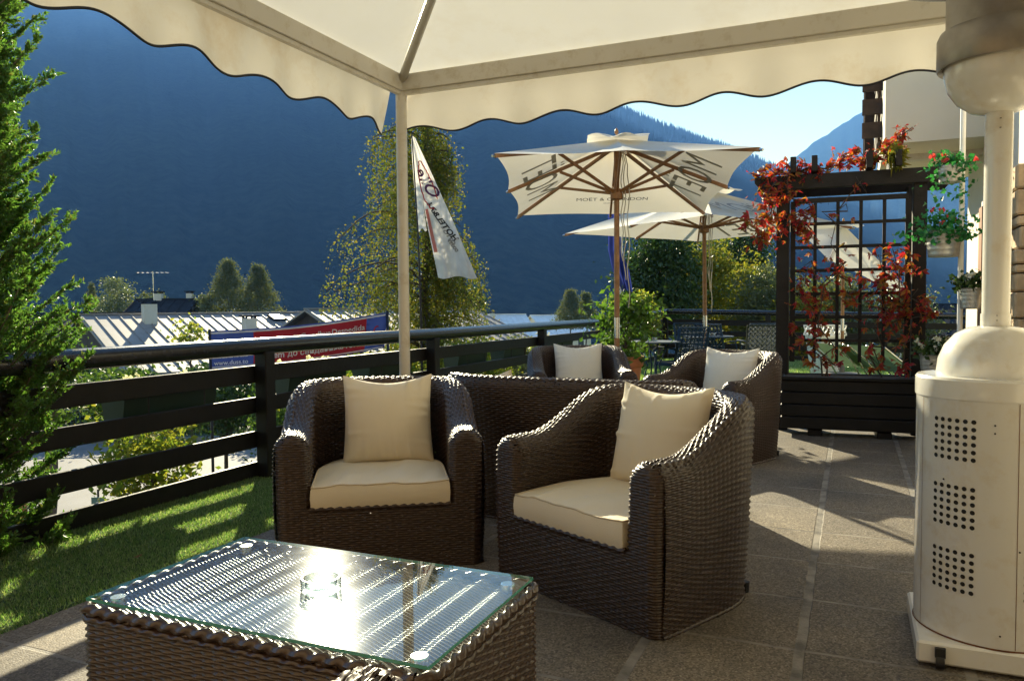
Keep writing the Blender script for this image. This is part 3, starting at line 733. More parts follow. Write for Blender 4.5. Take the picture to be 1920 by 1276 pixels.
# ==================================================================== CANOPY
GX0, GX1, GY0, GY1 = -2.57, 1.45, .25, 4.22; BZ = 2.50; BH = .10
gz = empty('canopy_tent', (GX0, GY1, 0)); gb = np.array([GX0, GY1, 0])
tag(gz, 'cream canvas canopy tent with scalloped valances over the wicker seats', 'canopy')
m = MB()
for a, b in (((GX0, GY1), (GX1, GY1)), ((GX0, GY0), (GX0, GY1)), ((GX0, GY0), (GX1, GY0)), ((GX1, GY0), (GX1, GY1))):
    q = MB(); q.bar((a[0]-gb[0], a[1]-gb[1], BZ+BH/2), (b[0]-gb[0], b[1]-gb[1], BZ+BH/2), .05, BH, bev=.004)
    q.bar((a[0]-gb[0], a[1]-gb[1], BZ-.012), (b[0]-gb[0], b[1]-gb[1], BZ-.012), .028, .022)
    q.build('beam', M_FRAME, gz)
for x, y in ((GX0, GY1), (GX0, GY0), (GX1, GY1), (GX1, GY0)):
    q = MB(); q.tube([(x-gb[0], y-gb[1], 0), (x-gb[0], y-gb[1], BZ-.03)], .034, 20)
    q.tube([(x-gb[0], y-gb[1], BZ-.06), (x-gb[0], y-gb[1], BZ+.06)], .04, 4)
    q.lathe([(.08, 0), (.08, .008), (.045, .012)], (x-gb[0], y-gb[1], 0), 20)
    q.build('pole', M_FRAME, gz, smooth=True, sharp=40)
AP = np.array([(GX0+GX1)/2, (GY0+GY1)/2, 3.62])
for x, y in ((GX0, GY1), (GX0, GY0), (GX1, GY1), (GX1, GY0)):
    q = MB(); q.tube([np.array((x, y, BZ+.06)) - gb, AP - gb - np.array([0, 0, .03])], .026, 14); q.build('hip_rafter', M_FRAME, gz, smooth=True)
roof = MB(); ov = .035
cs = [(GX0-ov, GY1+ov), (GX1+ov, GY1+ov), (GX1+ov, GY0-ov), (GX0-ov, GY0-ov)]
for k in range(4):
    a = np.array((*cs[k], BZ+BH)); b = np.array((*cs[(k+1) % 4], BZ+BH)); n = 28
    S, T = np.meshgrid(np.linspace(0, 1, n), np.linspace(0, 1, n), indexing='ij')
    E_ = a + (b-a)*S[:, :, None]; Pp = E_ + (AP-E_)*T[:, :, None]
    Pp[:, :, 2] -= .05*np.sin(math.pi*T)*np.sin(math.pi*S); roof.grid(Pp - gb)
ro = roof.build('canvas_roof', M_CANVAS, gz, smooth=True, sharp=20)
def valance(a, b, seed, amp=.024, curl=0):
    a = np.array(a); b = np.array(b); L = np.linalg.norm(b-a); d = (b-a)/L; nrm = np.array([d[1], -d[0]])
    n = int(L/.02); T = np.linspace(0, 1, n); rw = 12
    A = np.zeros((n, rw, 3)); r = np.random.default_rng(seed); ph = r.uniform(0, 6, 4)
    per = .455
    for i, t in enumerate(T):
        s = t*L; bot = BZ - .235 - amp*math.cos(2*math.pi*(s-.03)/per)
        for j in range(rw):
            k = j/(rw-1); z = (BZ+BH)*(1-k) + bot*k
            out = .045 + .014*k*math.sin(s*5.1+ph[0]) + .012*k*k*math.sin(s*2*math.pi/per+ph[1]) + .006*k*math.sin(s*23+ph[2])
            if curl: out += curl*k*math.exp(-s/.12)
            p = a + d*s + nrm*out
            if curl: p = p + d*.03*k*math.exp(-s/.1)*(1)
            A[i, j] = (p[0]-gb[0], p[1]-gb[1], z)
    m = MB(); m.grid(A); o = m.build('valance', M_VAL, gz, smooth=True)
    t = MB(); t.tube([tuple(A[i, -1]) for i in range(0, n)], .0058, 6); t.build('black_hem', M_TRIM, o, smooth=True)
valance((GX1, GY1), (GX0+.02, GY1), 1)
valance((GX0, GY1-.02), (GX0, GY0), 2, .026, .05)
valance((GX1, GY0), (GX1, GY1), 3); valance((GX0, GY0), (GX1, GY0), 4)

# ==================================================================== PATIO HEATER
HX, HY = .44, 3.04
ht = empty('patio_heater', (HX, HY, 0), R(0)); tag(ht, 'tall white gas patio heater on a square wheeled base at the right edge', 'patio heater')
q = MB(); q.box((0.0, 0.0, .047), (.475, .475, .072), 0, .008); hb = q.build('base_plate', M_HEAT, ht)
for sx, sy in ((-1, -1), (-1, 1), (1, -1)):
    q = MB(); q.tube([(sx*.17-.012, sy*.226-.011, .025), (sx*.17+.012, sy*.226-.011, .025)], .024, 16)
    q.box((sx*.17, sy*.226-.011, .055), (.03, .03, .03)); q.build('caster', M_RUBBER, hb, smooth=True, sharp=40)
q = MB()
HR = .232
prof = [(HR-.004, .083), (HR, .088), (HR, .86), (HR+.001, .862)]
q.lathe(prof, n=72, cap=False); q.lathe([(HR+.003, .862), (HR+.004, .866), (HR+.004, .922), (HR-.002, .93), (.15, .93)], n=72, cap=False)
cyl = q.build('gas_housing', M_HEAT, ht, smooth=True, sharp=35)
q = MB(); q.lathe([(HR-.001, .081), (HR+.003, .084), (HR+.002, .088)], n=72, cap=False); q.build('rusty_seam', M_RUST, cyl)
# three blocks of round vents facing the viewer, one more round the side
vd = math.atan2(-HY, -HX)
for a0 in (vd - .49, vd + .68, vd-2.0):
    for zc in (.735, .52, .31):
        holes = MB()
        for i in range(6):
            for j in range(6):
                a = a0 + (i-2.5)*.105; z = zc + (j-2.5)*.0242; r = .0073
                ring = [(a + r/HR*math.cos(t), z + r*math.sin(t)) for t in np.linspace(0, 2*math.pi, 13)[:-1]]
                holes.add([(math.cos(x)*(HR+.0012), math.sin(x)*(HR+.0012), y) for x, y in ring], [tuple(range(12))])
        holes.build('vent_holes', M_HOLE, cyl)
for a_ in (vd + .30, vd - 1.05):
    q = MB(); q.add([(math.cos(a_+d)*(HR+.0009), math.sin(a_+d)*(HR+.0009), z) for d, z in ((-.004, .09), (.004, .09), (.004, .858), (-.004, .858))], [(0, 1, 2, 3)]); q.build('sheet_seam', M_RUST, cyl)
for a_, z in ((vd+.02, .79), (vd+.02, .765), (vd+.12, .13), (vd-.62, .60), (vd+.33, .40)):
    q = MB(); q.lathe([(.003, 0), (.003, .001)], (0, 0, 0), 8); o = q.build('screw', M_HOLE, cyl); o.location = (math.cos(a_)*(HR+.0008), math.sin(a_)*(HR+.0008), z); o.rotation_euler = (0, R(90), a_)

q = MB(); q.lathe([(.172, .93), (.173, .945), (.168, .985), (.150, 1.03), (.118, 1.068), (.08, 1.088), (.046, 1.094)], n=56, cap=False); q.build('dome_cover', M_HEAT, ht, smooth=True)
q = MB(); q.lathe([(.041, 1.09), (.041, 1.80)], n=32); q.lathe([(.044, 1.09), (.044, 1.135)], n=32, cap=False); pl = q.build('pole', M_HEAT, ht, smooth=True, sharp=40)
q = MB()
for z in (1.112, 1.128, 1.77, 1.74):
    a = vd + .1; q.lathe([(.003, 0), (.003, .002)], (math.cos(a)*.042, math.sin(a)*.042, z), 8)
q.build('screw', M_HOLE, pl)
q = MB(); q.lathe([(.042, 1.795), (.085, 1.807), (.125, 1.838), (.152, 1.88), (.163, 1.925), (.166, 1.965)], n=56, cap=False); q.build('burner_bowl', M_HEAT, ht, smooth=True)
q = MB(); q.lathe([(.166, 1.955), (.182, 1.948), (.186, 1.955), (.186, 2.05), (.178, 2.068), (.16, 2.072)], n=56, cap=False)
rg = q.build('burner_ring', M_HEAT_D, ht, smooth=True, sharp=30)
q = MB(); q.lathe([(.16, 2.07), (.16, 2.30)], n=56, cap=False); q.build('burner_screen', M_HEAT_D, ht, smooth=True)
q = MB(); q.lathe([(.40, 2.31), (.36, 2.335), (.2, 2.39), (.05, 2.41), (.0, 2.41)], n=56, cap=False); q.build('reflector', M_STEEL, ht, smooth=True)

# ==================================================================== PARASOLS
def parasol(loc, rz, a, b, zh, za, label, tiltx=0.0, tilty=0.0, lean=(0, 0), letters=True, pole_r=.026, foot=True, rope=True, near_text=False, small=True):
    """a: half width (local x), b: half depth (local y); hem height zh, apex za"""
    root = empty('parasol', loc, rz); tag(root, label, 'parasol', 'cream square market parasols')
    ca = Vector((lean[0], lean[1], za))
    ap = np.array(ca)
    def hem(x, y):  # local hem point with tilt
        return np.array([x + lean[0], y + lean[1], zh + tilty*y + tiltx*x])
    q = MB(); q.tube([(0, 0, 0), (lean[0]*.98, lean[1]*.98, za-.04)], pole_r, 16); pole = q.build('pole', M_TEAK, root, smooth=True, sharp=40)
    mid = .33
    q = MB(); k0 = .31*za; c0 = np.array([lean[0], lean[1], 0])
    q.tube([c0*(k0/za) + (0, 0, k0), c0*((k0+.2)/za) + (0, 0, k0+.2)], pole_r+.003, 16); q.build('steel_sleeve', M_STEEL, pole, smooth=True, sharp=40)
    hubz = za - .52; c1 = c0*(hubz/za) + (0, 0, hubz)
    q = MB(); q.tube([c1 - (0, 0, .06), c1 - (0, 0, .05), c1 + (0, 0, .04), c1 + (0, 0, .05)], [.035, .06, .06, .035], 16); q.build('runner_hub', M_TEAK, root, smooth=True, sharp=40)
    pts = [(a, b), (0, b), (-a, b), (-a, 0), (-a, -b), (0, -b), (a, -b), (a, 0)]
    top = ap - (0, 0, .06)
    for (x, y) in pts:
        e = hem(x, y) - (0, 0, .02); q = MB(); q.bar(top, e, .022, .034, bev=.003); rb = q.build('rib', M_TEAK, root)
        m_ = top + (e-top)*.52 - (0, 0, .02); q = MB(); q.bar(c1, m_, .02, .028, bev=.003); q.build('strut', M_TEAK, rb)
        q = MB(); q.tube([e + (e-top)*0, e + (e-top)*.018], .012, 8); q.build('rib_tip', M_STEEL, rb)
    cv = MB(); n = 25
    cor = [(-a, -b), (a, -b), (a, b), (-a, b)]; panels = []
    for k in range(4):
        p0 = np.array(cor[k]); p1 = np.array(cor[(k+1) % 4])
        S, T = np.meshgrid(np.linspace(0, 1, 2*n-1), np.linspace(0, 1, n), indexing='ij')
        X = p0[0] + (p1[0]-p0[0])*S; Y = p0[1] + (p1[1]-p0[1])*S
        dip = 1 - .045*np.abs(np.sin(2*math.pi*S))       # hem pulled in between ribs
        X2 = X*dip*T; Y2 = Y*dip*T
        Z = (za)*(1-T) + (zh + tilty*Y*dip + tiltx*X*dip)*T - .045*np.sin(math.pi*T)*np.abs(np.sin(2*math.pi*S))
        G = np.stack([X2 + lean[0], Y2 + lean[1], Z], -1); cv.grid(G); panels.append((p0, p1))
    co = cv.build('canvas', M_PARA, root, smooth=True, sharp=25)
    v = MB()   # vent flap on top
    for k in range(4):
        p0 = np.array(cor[k])*.27; p1 = np.array(cor[(k+1) % 4])*.27
        S, T = np.meshgrid(np.linspace(0, 1, 17), np.linspace(0, 1, 6), indexing='ij')
        X = (p0[0] + (p1[0]-p0[0])*S)*T; Y = (p0[1] + (p1[1]-p0[1])*S)*T
        Z = za + .015 - .045*T*T + .02*np.sin(S*math.pi*4)*T
        v.grid(np.stack([X + lean[0], Y + lean[1], Z], -1))
    v.build('vent_flap', M_PARA, co, smooth=True)
    q = MB(); q.lathe([(.004, 0), (.02, .02), (.016, .05), (.002, .07)], (ap[0], ap[1], za + .04), 12); q.build('finial', M_TEAK, root, smooth=True)
    if letters:
        def place(txt, size, k, t, dn, flip, name, mt, bold=.0):
            V, F = text_np(txt, size, bold=bold); p0 = np.array(cor[k]); p1 = np.array(cor[(k+1) % 4]); L = np.linalg.norm(p1-p0)
            h0 = hem(*p0); h1 = hem(*p1); xd = (h1-h0)/np.linalg.norm(h1-h0); mid_ = (h0+h1)/2; dd = mid_ - ap; H_ = np.linalg.norm(dd); dd /= H_
            nn = np.cross(xd, dd); nn /= np.linalg.norm(nn)
            if nn[2] < 0: nn = -nn
            x = V[:, 0]*(-1 if flip else 1) + (t-.5)*L; y = V[:, 1]
            W_ = mid_ + xd*x[:, None] - dd*(dn + y)[:, None] + nn*(.009 if name == 'o' else -.05)
            m_ = MB(); m_.add(W_, F); m_.build('lettering', mt, co)
        place('MOËT', .50, 3, .5, .31, False, 'i', M_LETTER)
        place('MOËT', .50, 1, .5, .31, False, 'i', M_LETTER)
        if small: place('MOËT & CHANDON', .085, 2, .5, .40, True, 'i', M_LETTERK)
        if small: place('CHAMPAGNE', .03, 2, .5, .32, True, 'i', M_LETTERK)
        if near_text: place('MOËT', .5, 0, .4, .42, False, 'o', M_LETTER)
    if rope:
        r = MB()
        for d in (0, .012, .03):
            P = [(c1[0] + .05 + d, c1[1] - .02, za-.15)]
            for i in range(1, 16): P.append((c1[0]*.9 + .05 + d*2 + .012*math.sin(i*1.3+d*90), c1[1]*.9 - .03, za - .15 - i*(.068 + d)))
            r.tube(P, .005, 5)
        r.build('pull_rope', M_ROPE, root, smooth=True)
    if foot:
        q = MB(); q.lathe([(.30, 0), (.30, .06), (.27, .08), (.04, .09), (.04, .3)], (0, 0, 0), 24); q.build('base', M_CONC, root, smooth=True, sharp=40)
    return root
Y1 = 7.6; u1 = pt(1157, Y1)
parasol((*u1, 0), YAW + R(-4.5), 1.05, 1.30, 2.31, 2.77, 'cream square parasol with teak ribs over the terracotta pot, wording on its underside', tilty=-.078)
Y2_ = 10.4; u2p = pt(1324, Y2_)
parasol((*u2p, 0), YAW + R(34), 1.30, 1.30, 2.16, 2.70, 'white-topped parasol farther back beside the blue garden chairs', lean=(-.05, .0), near_text=True, small=False)
# third parasol, tipped over, seen white behind the trellis
u3 = pt(1580, 12.4)
p3r = parasol((*u3, 0), YAW + R(12), .8, .8, 1.98, 2.42, 'white parasol tilted steeply behind the creeper trellis', tiltx=-.42, tilty=.62, letters=False, rope=False)

# ==================================================================== PERGOLA
px0, px1, py = -.60, .54, 7.75
pg = empty('pergola_screen', (px0, py, 0), math.atan2(.06, px1-px0)); tag(pg, 'dark stained timber pergola screen with square trellis panel', 'pergola')
W_ = px1-px0
for x in (0, W_):
    for dy in (0, .42):
        q = MB(); q.box((x, dy, 1.13), (.11, .11, 2.26), 0, .006); q.build('post', M_PERG, pg)
for dy, ex in ((-.0, .25), (.42, .2)):
    q = MB()
    for xa, xb, dz in ((-.25, W_+.32, 0),):
        q.box(((xa+xb)/2, dy-.075 if dy == 0 else dy+.075, 2.29), (xb-xa-.12, .045, .13), 0, .004)
        for s_, xe in ((-1, xa), (1, xb)):
            q.add([(xe-s_*0, dy-.097 if dy == 0 else dy+.053, 2.355), (xe-s_*.0, dy-.053 if dy == 0 else dy+.097, 2.355), (xe-s_*.001, dy-.053 if dy == 0 else dy+.097, 2.30), (xe-s_*.001, dy-.097 if dy == 0 else dy+.053, 2.30),
                   (xe-s_*.06, dy-.097 if dy == 0 else dy+.053, 2.355), (xe-s_*.06, dy-.053 if dy == 0 else dy+.097, 2.355), (xe-s_*.06, dy-.053 if dy == 0 else dy+.097, 2.225), (xe-s_*.06, dy-.097 if dy == 0 else dy+.053, 2.225)],
                  [(0, 1, 2, 3), (0, 4, 5, 1), (1, 5, 6, 2), (2, 6, 7, 3), (3, 7, 4, 0)])
    q.build('beam', M_PERG, pg)
for x in (.09, .27, .72, .95):
    q = MB(); q.box((x, .2, 2.43), (.05, .85, .14), 0, .004); q.build('rafter', M_PERG, pg)
q = MB()
tx0, tx1, tz0, tz1 = .09, W_-.09, .84, 2.12
for i in range(6):
    x = tx0 + (tx1-tx0)*i/5; wd = .045 if i in (0, 5) else .029; q.box((x, -.02, (tz0+tz1)/2-.1), (wd, .02, tz1-tz0+.2))
for j in range(7):
    z = tz0 + (tz1-tz0)*j/6; q.box(((tx0+tx1)/2, -.038, z), (tx1-tx0, .0155, .045 if j == 6 else .029))
q.build('trellis', M_PERG, pg)
pl_ = empty('planter_box', (px0+.04, py-.17, 0), math.atan2(.06, px1-px0)); tag(pl_, 'long black boarded planter box at the foot of the trellis', 'planter')
for k in range(4):
    q = MB(); q.box(((W_)/2-.04, 0,   .062+.055 + k*.110), (W_-.02, .40, .106), 0, .008); q.build('board', M_BLACKWOOD, pl_)
q = MB(); q.box(((W_)/2-.04, 0, .515), (W_-.08, .34, .012)); q.build('soil', M_SOIL, pl_)
q = MB()
for a, b in ((-.2, 0), (.2, 0)): q.box((W_/2-.04, a*1.02, .515), (W_-.0, .035, .03), 0, .005)
for x in (-.02, W_-.06): q.box((x, 0, .515), (.035, .375, .028), 0, .005)
q.build('rim', M_BLACKWOOD, pl_)
for x in (.26, W_-.32):
    q = MB(); q.box((x, 0, .03), (.12, .36, .058), 0, .006); q.build('bearer', M_PERG, pl_)
# creeper: five-fingered leaves hung from stems
def five_leaf(centres, size, rnd, droop=.5):
    Vs = []; Fs = []; c = 0
    for p in centres:
        p = np.array(p); s = size*(.55 + .8*rnd.random()); ax = rnd.normal(size=3); ax[2] = -abs(ax[2])*droop*2; ax /= np.linalg.norm(ax)
        nn = rnd.normal(size=3); sd = np.cross(ax, nn); sd /= np.linalg.norm(sd); bn = np.cross(ax, sd)
        for k, ang in enumerate((-1.25, -.62, 0, .62, 1.25)):
            if rnd.random() < .06: continue
            d = ax*math.cos(ang) + sd*math.sin(ang); w = np.cross(d, bn); L = s*(1, .9, 1.1, .9, 1)[k]*(.75 if k in (0, 4) else 1)
            d = d + bn*rnd.normal()*.18
            Vs += [p, p + d*L*.5 + w*L*.2 + bn*.1*L, p + d*L, p + d*L*.5 - w*L*.2 + bn*.1*L]; Fs.append((c, c+1, c+2, c+3)); c += 4
    return np.array(Vs), np.array(Fs)
rnd = np.random.default_rng(5)
cr = empty('virginia_creeper', (px0, py-.1, .5)); tag(cr, 'red and orange creeper climbing the trellis and over the pergola beam', 'climbing plant')
stems = MB(); C = []
def grow(path, dens, spread):
    path = [np.array(p, float) for p in path]
    stems.tube([p - np.array([px0, py-.1, .5]) for p in path], [.008 - .005*i/len(path) for i in range(len(path))], 5)
    for a, b in zip(path[:-1], path[1:]):
        k = int(np.linalg.norm(b-a)*dens*1.0)
        for _ in range(k):
            t = rnd.random(); C.append(a*(1-t) + b*t + rnd.normal(size=3)*np.array([spread*.85, spread*.4, spread*.85]))
def wig(a, b, n=8, w_=.07):
    a = np.array(a); b = np.array(b); return [a + (b-a)*i/n + rnd.normal(size=3)*np.array([w_, .02, w_])*(0 < i < n) for i in range(n+1)]
yb = py-.1
for a, b, dn, sp in (((px0+.38, yb-.05, .5), (px0+.30, yb, 1.05), 34, .08), ((px0+.36, yb-.05, .5), (px0+.46, yb, 1.9), 30, .09), ((px0+.40, yb-.03, .5), (px0+.16, yb, 1.35), 26, .08),
                     ((px0+.86, yb-.03, .5), (px0+.82, yb, 1.2), 22, .09), ((px0+.82, yb, 1.2), (px0+.92, yb-.03, 1.65), 70, .09), ((px0+.72, yb, 1.15), (px0+.95, yb-.02, .95), 40, .09), ((px0+.92, yb, 1.0), (px0+1.06, yb-.05, 1.6), 40, .06),
                     ((px0+.46, yb, 1.45), (px0+.62, yb, 1.1), 34, .07), ((px0+.30, yb, 1.0), (px0+.18, yb-.02, 1.45), 34, .07), ((px0+.46, yb, 1.9), (px0+.62, yb, 2.3), 8, .05), ((px0+.14, yb, 1.75), (px0+.2, yb, 1.9), 60, .05),
                     ((px0+1.0, yb-.05, .55), (px0+1.12, yb-.08, 1.3), 44, .07), ((px0+.45, yb-.02, 1.5), (px0+.1, yb, 1.3), 24, .06)):
    grow(wig(a, b), dn, sp)
# over the top and the fringe hanging off the left end
grow(wig((px0+.02, yb, 2.38), (px0+.95, yb+.1, 2.52), 10, .04), 105, .05)
grow(wig((px0+.05, yb+.25, 2.42), (px0+1.0, yb+.25, 2.55), 10, .04), 50, .06)
grow(wig((px0+.85, yb, 2.5), (px0+1.05, yb, 2.68), 5, .03), 110, .05)
grow(wig((px0-.28, yb, 2.40), (px0+.1, yb, 2.44), 5, .03), 90, .04)
grow(wig((px0-.05, yb-.06, 2.3), (px0-.22, yb-.02, 1.72), 7, .05), 110, .065); grow(wig((px0-.12, yb-.06, 2.2), (px0-.02, yb-.06, 1.75), 7, .05), 50, .06)
grow(wig((px0+.06, yb-.08, 2.4), (px0+.08, yb-.08, 2.12), 5, .02), 70, .03); grow(wig((px0+.1, yb, 2.2), (px0+.2, yb, 1.8), 5, .04), 46, .04)
stems.build('stem', M_TWIG, cr, smooth=True)
V, F = five_leaf([c_ - np.array([px0, py-.1, .5]) for c_ in C], .062, rnd)
q = MB(); q.add(V, F); q.build('foliage', M_CREEP, cr)
yl = MB(); V, F = five_leaf([np.array([px0+.93, yb, 2.47]) - np.array([px0, py-.1, .5]) + rnd.normal(size=3)*.045 for _ in range(26)], .10, rnd); yl.add(V, F)
yl.build('yellow_leaves', M_YGRN, cr)

# ==================================================================== HANGING POTS ON THE WHITE POST
hpx, hpy = pt(1800, 5.9)
po = empty('white_post', (hpx, hpy, 0)); tag(po, 'slim white post carrying the zinc flower buckets beside the pergola', 'post')
q = MB(); q.tube([(0, 0, 0), (0, 0, 2.72)], .019, 14); q.build('shaft', M_WHITEPL, po, smooth=True, sharp=40)
def bucket(loc, r, h, label, kind, seed, n=220, drop=.1, rz=0, trail=0.0):
    root = empty('flower_bucket', loc, rz); tag(root, label, 'flower pot', 'zinc flower buckets by the white post')
    q = MB(); prof = [(r*.8, 0), (r*.82, 0.004)]
    for k in range(5): z = h*(k+.5)/5; prof += [(r*(.82 + .16*(z-.004)/h), z-.006), (r*(.83 + .17*z/h), z), (r*(.82 + .16*(z+.004)/h), z+.006)]
    prof += [(r, h-.004), (r*1.03, h), (r*.98, h), (r*.94, h-.03)]
    q.lathe(prof, n=32); q.build('bucket', M_ZINC, root, smooth=True, sharp=50)
    q = MB(); q.lathe([(.001, h-.03), (r*.95, h-.03)], n=24, cap=False); q.build('soil', M_SOIL, root)
    rr = np.random.default_rng(seed); m = MB()
    K = rr.normal(size=(n, 3))*np.array([r*.72, r*.72, r*.42]) + np.array([0, 0, h + r*.45]); K[:, 2] = np.maximum(K[:, 2], h-.02 - np.clip((np.hypot(K[:, 0], K[:, 1])-r)*3, 0, drop))
    if trail:
        K2 = rr.normal(size=(int(n*.7), 3))*np.array([r*1.0, r*.9, trail]); K2[:, 2] = h - np.abs(K2[:, 2]); d = np.hypot(K2[:, 0], K2[:, 1]); K2[:, :2] *= (np.maximum(d, r*1.05)/d)[:, None]; K = np.r_[K, K2]
    V, F = leaf_quads(K, .042 if kind == 'ivy' else .04, rr, .75); m.add(V, F)
    m.build('foliage', M_IVY if kind == 'ivy' else M_DGRN, root)
    fl = MB(); nf = 5 if kind == 'ivy' else 11
    for _ in range(nf):
        p = np.array([rr.normal()*r*.8, rr.normal()*r*.8, h + r*(.3 + rr.random())]); V, F = leaf_quads(p + rr.normal(size=(9, 3))*.009, .03, rr, .9); fl.add(V, F)
    fl.build('blossom', M_PETP if kind == 'ivy' else M_PETW, root)
    q = MB(); q.tube([(r*.98, 0, h*.7), (r*1.2, 0, h*.7)], .006, 6); q.build('bracket', M_STEEL, root)
    return root
def bk(px, pyb, pyt, w_px, Y, label, kind, seed, **k):
    x, y = pt(px, Y); z = zz(px, pyb, Y); return bucket((x, y, z), w_px/2/FPX*Y, (pyb-pyt)/FPX*Y, label, kind, seed, rz=YAW, **k)
bk(1777, 345, 313, 43, 5.85, 'small zinc bucket of trailing ivy, topmost on the white post', 'ivy', 1, n=190, trail=.13)
bk(1767, 482, 434, 62, 5.85, 'large zinc bucket of trailing ivy, middle of the white post', 'ivy', 2, n=300, trail=.04)
bk(1820, 579, 540, 42, 5.75, 'zinc bucket of white flowers right of the white post', 'white', 3, n=300)
bk(1752, 700, 664, 50, 6.0, 'zinc bucket of white flowers, lowest, between planter and heater', 'white', 4, n=320)
# tall stand that the lowest bucket rests on
sx_, sy_ = pt(1752, 6.0)
st = empty('plant_stand', (sx_, sy_, 0)); tag(st, 'white boxed plant stand beneath the lowest zinc bucket', 'plant stand')
zt = zz(1752, 700, 6.0); q = MB(); q.box((0, 0, zt-.012), (.20, .20, .022), 0, .004); q.build('top', M_WHITEPL, st)
for a in (-1, 1):
    for b in (-1, 1): q = MB(); q.box((a*.08, b*.08, (zt-.023)/2), (.022, .022, zt-.023)); q.build('leg', M_WHITEPL, st)

# ==================================================================== BUILDING AT THE RIGHT
bd = empty('hotel_building', (1.15, 2.0, 0)); tag(bd, 'pale plastered hotel wing with stone-clad pillar and timber balcony at the right', 'building')
bo = np.array([1.15, 2.0, 0])
def bpart(name, c, d, m, rz=0, bev=0, parent=None):
    q = MB(); q.box(np.array(c)-bo, d, rz, bev); return q.build(name, m, parent or bd)
bpart('wall', (2.65, 5.6, 1.7), (2.9, 9.4, 3.4), M_WHITEW)
bpart('plaster_band', (1.185, 5.6, 2.86), (.03, 9.3, .10), M_FRAME)
M_STONE = mat('stone_cladding', (.50, .36, .22), .85, var=.4, vs=5, bump=.5, bs=30)
bpart('unseen_back_wall', (-1.5, -3.3, 2.2), (11, .3, 9.6), M_SHUTW)  # unseen, added behind the camera to block blue sky and bounce warm sun
bpart('wall', (1.45, -1.1, 1.7), (.5, 4.0, 3.4), M_SHUTW)  # unseen side return, added likewise to cut sky light under the canopy
sp_ = MB(); rs = np.random.default_rng(3); z = 0.0
while z < 2.1:
    hh = rs.uniform(.06, .19); y = 6.35
    while y < 7.45:
        L = rs.uniform(.10, .45); L = min(L, 7.47-y); sp_.box(np.array((1.10 + rs.uniform(-.015, .02), y+L/2, z+hh/2))-bo, (.12, L-.012, hh-.01), 0, .012); y += L
    z += hh
sp_.build('stone_pillar', M_STONE, bd)
bpart('doorway', (1.193, 8.3, 1.05), (.02, .9, 2.1), M_GLASSW)
for y0_ in (7.78, 8.82): bpart('shutter', (1.16, y0_, 1.1), (.05, .22, 2.0), M_SHUT, bev=.004)
bpart('door_frame', (1.17, 8.3, 2.13), (.06, 1.0, .06), M_WHITEPL)
# balcony above, reaching over the lawn behind the pergola
by0, by1, bx0, bx1 = 8.55, 11.2, .28, 4.2
bpart('balcony_slab', ((bx0+bx1)/2, (by0+by1)/2, 2.80), (bx1-bx0, by1-by0, .14), M_WHITEW)
bpart('balcony_parapet', ((bx0+bx1)/2, by0+.05, 3.32), (bx1-bx0, .10, .90), M_WHITEW)
bpart('balcony_parapet', (bx0+.05, (by0+by1)/2+.05, 3.32), (.10, by1-by0-.1, .90), M_WHITEW)
bpart('soffit_beam', ((bx0+bx1)/2, 9.3, 2.70), (bx1-bx0-.1, .14, .06), M_FRAME)
bpart('upper_wall', (3.0, 10.2, 4.6), (2.4, 3.6, 3.4), M_WHITEW)
for k, (x, y, h0, h1) in enumerate(((.16, 9.9, 2.46, 6.0), (.36, 9.5, 2.72, 6.0), (.16, 11.1, 2.85, 6.0))):
    bpart('timber_post', (x, y, (h0+h1)/2), (.10, .10, h1-h0), M_TIMBER, bev=.005)
for z in (3.0, 3.17, 3.42, 3.6, 3.85, 4.05, 4.3):
    bpart('balustrade_board', (.25, 10.45, z), (.03, 1.9, .13), M_TIMBER, bev=.004)
for z in (3.05, 3.3, 3.55, 3.8, 4.1): bpart('balustrade_board', (.29, 9.42, z), (.42, .03, .17), M_TIMBER, bev=.004)
bpart('roof_beam', (.75, 9.3, 4.5), (.10, 4.0, .16), M_TIMBER); bpart('roof_brace', (.62, 9.0, 3.95), (.09, .09, .9), M_FRAME)
bpart('eave', (1.6, 9.4, 6.05), (4.2, 5.4, .12), M_TIMBER)
bpart('rainwater_pipe', (1.10, 7.62, 1.55), (.06, .06, 3.1), M_WHITEPL, bev=.015)

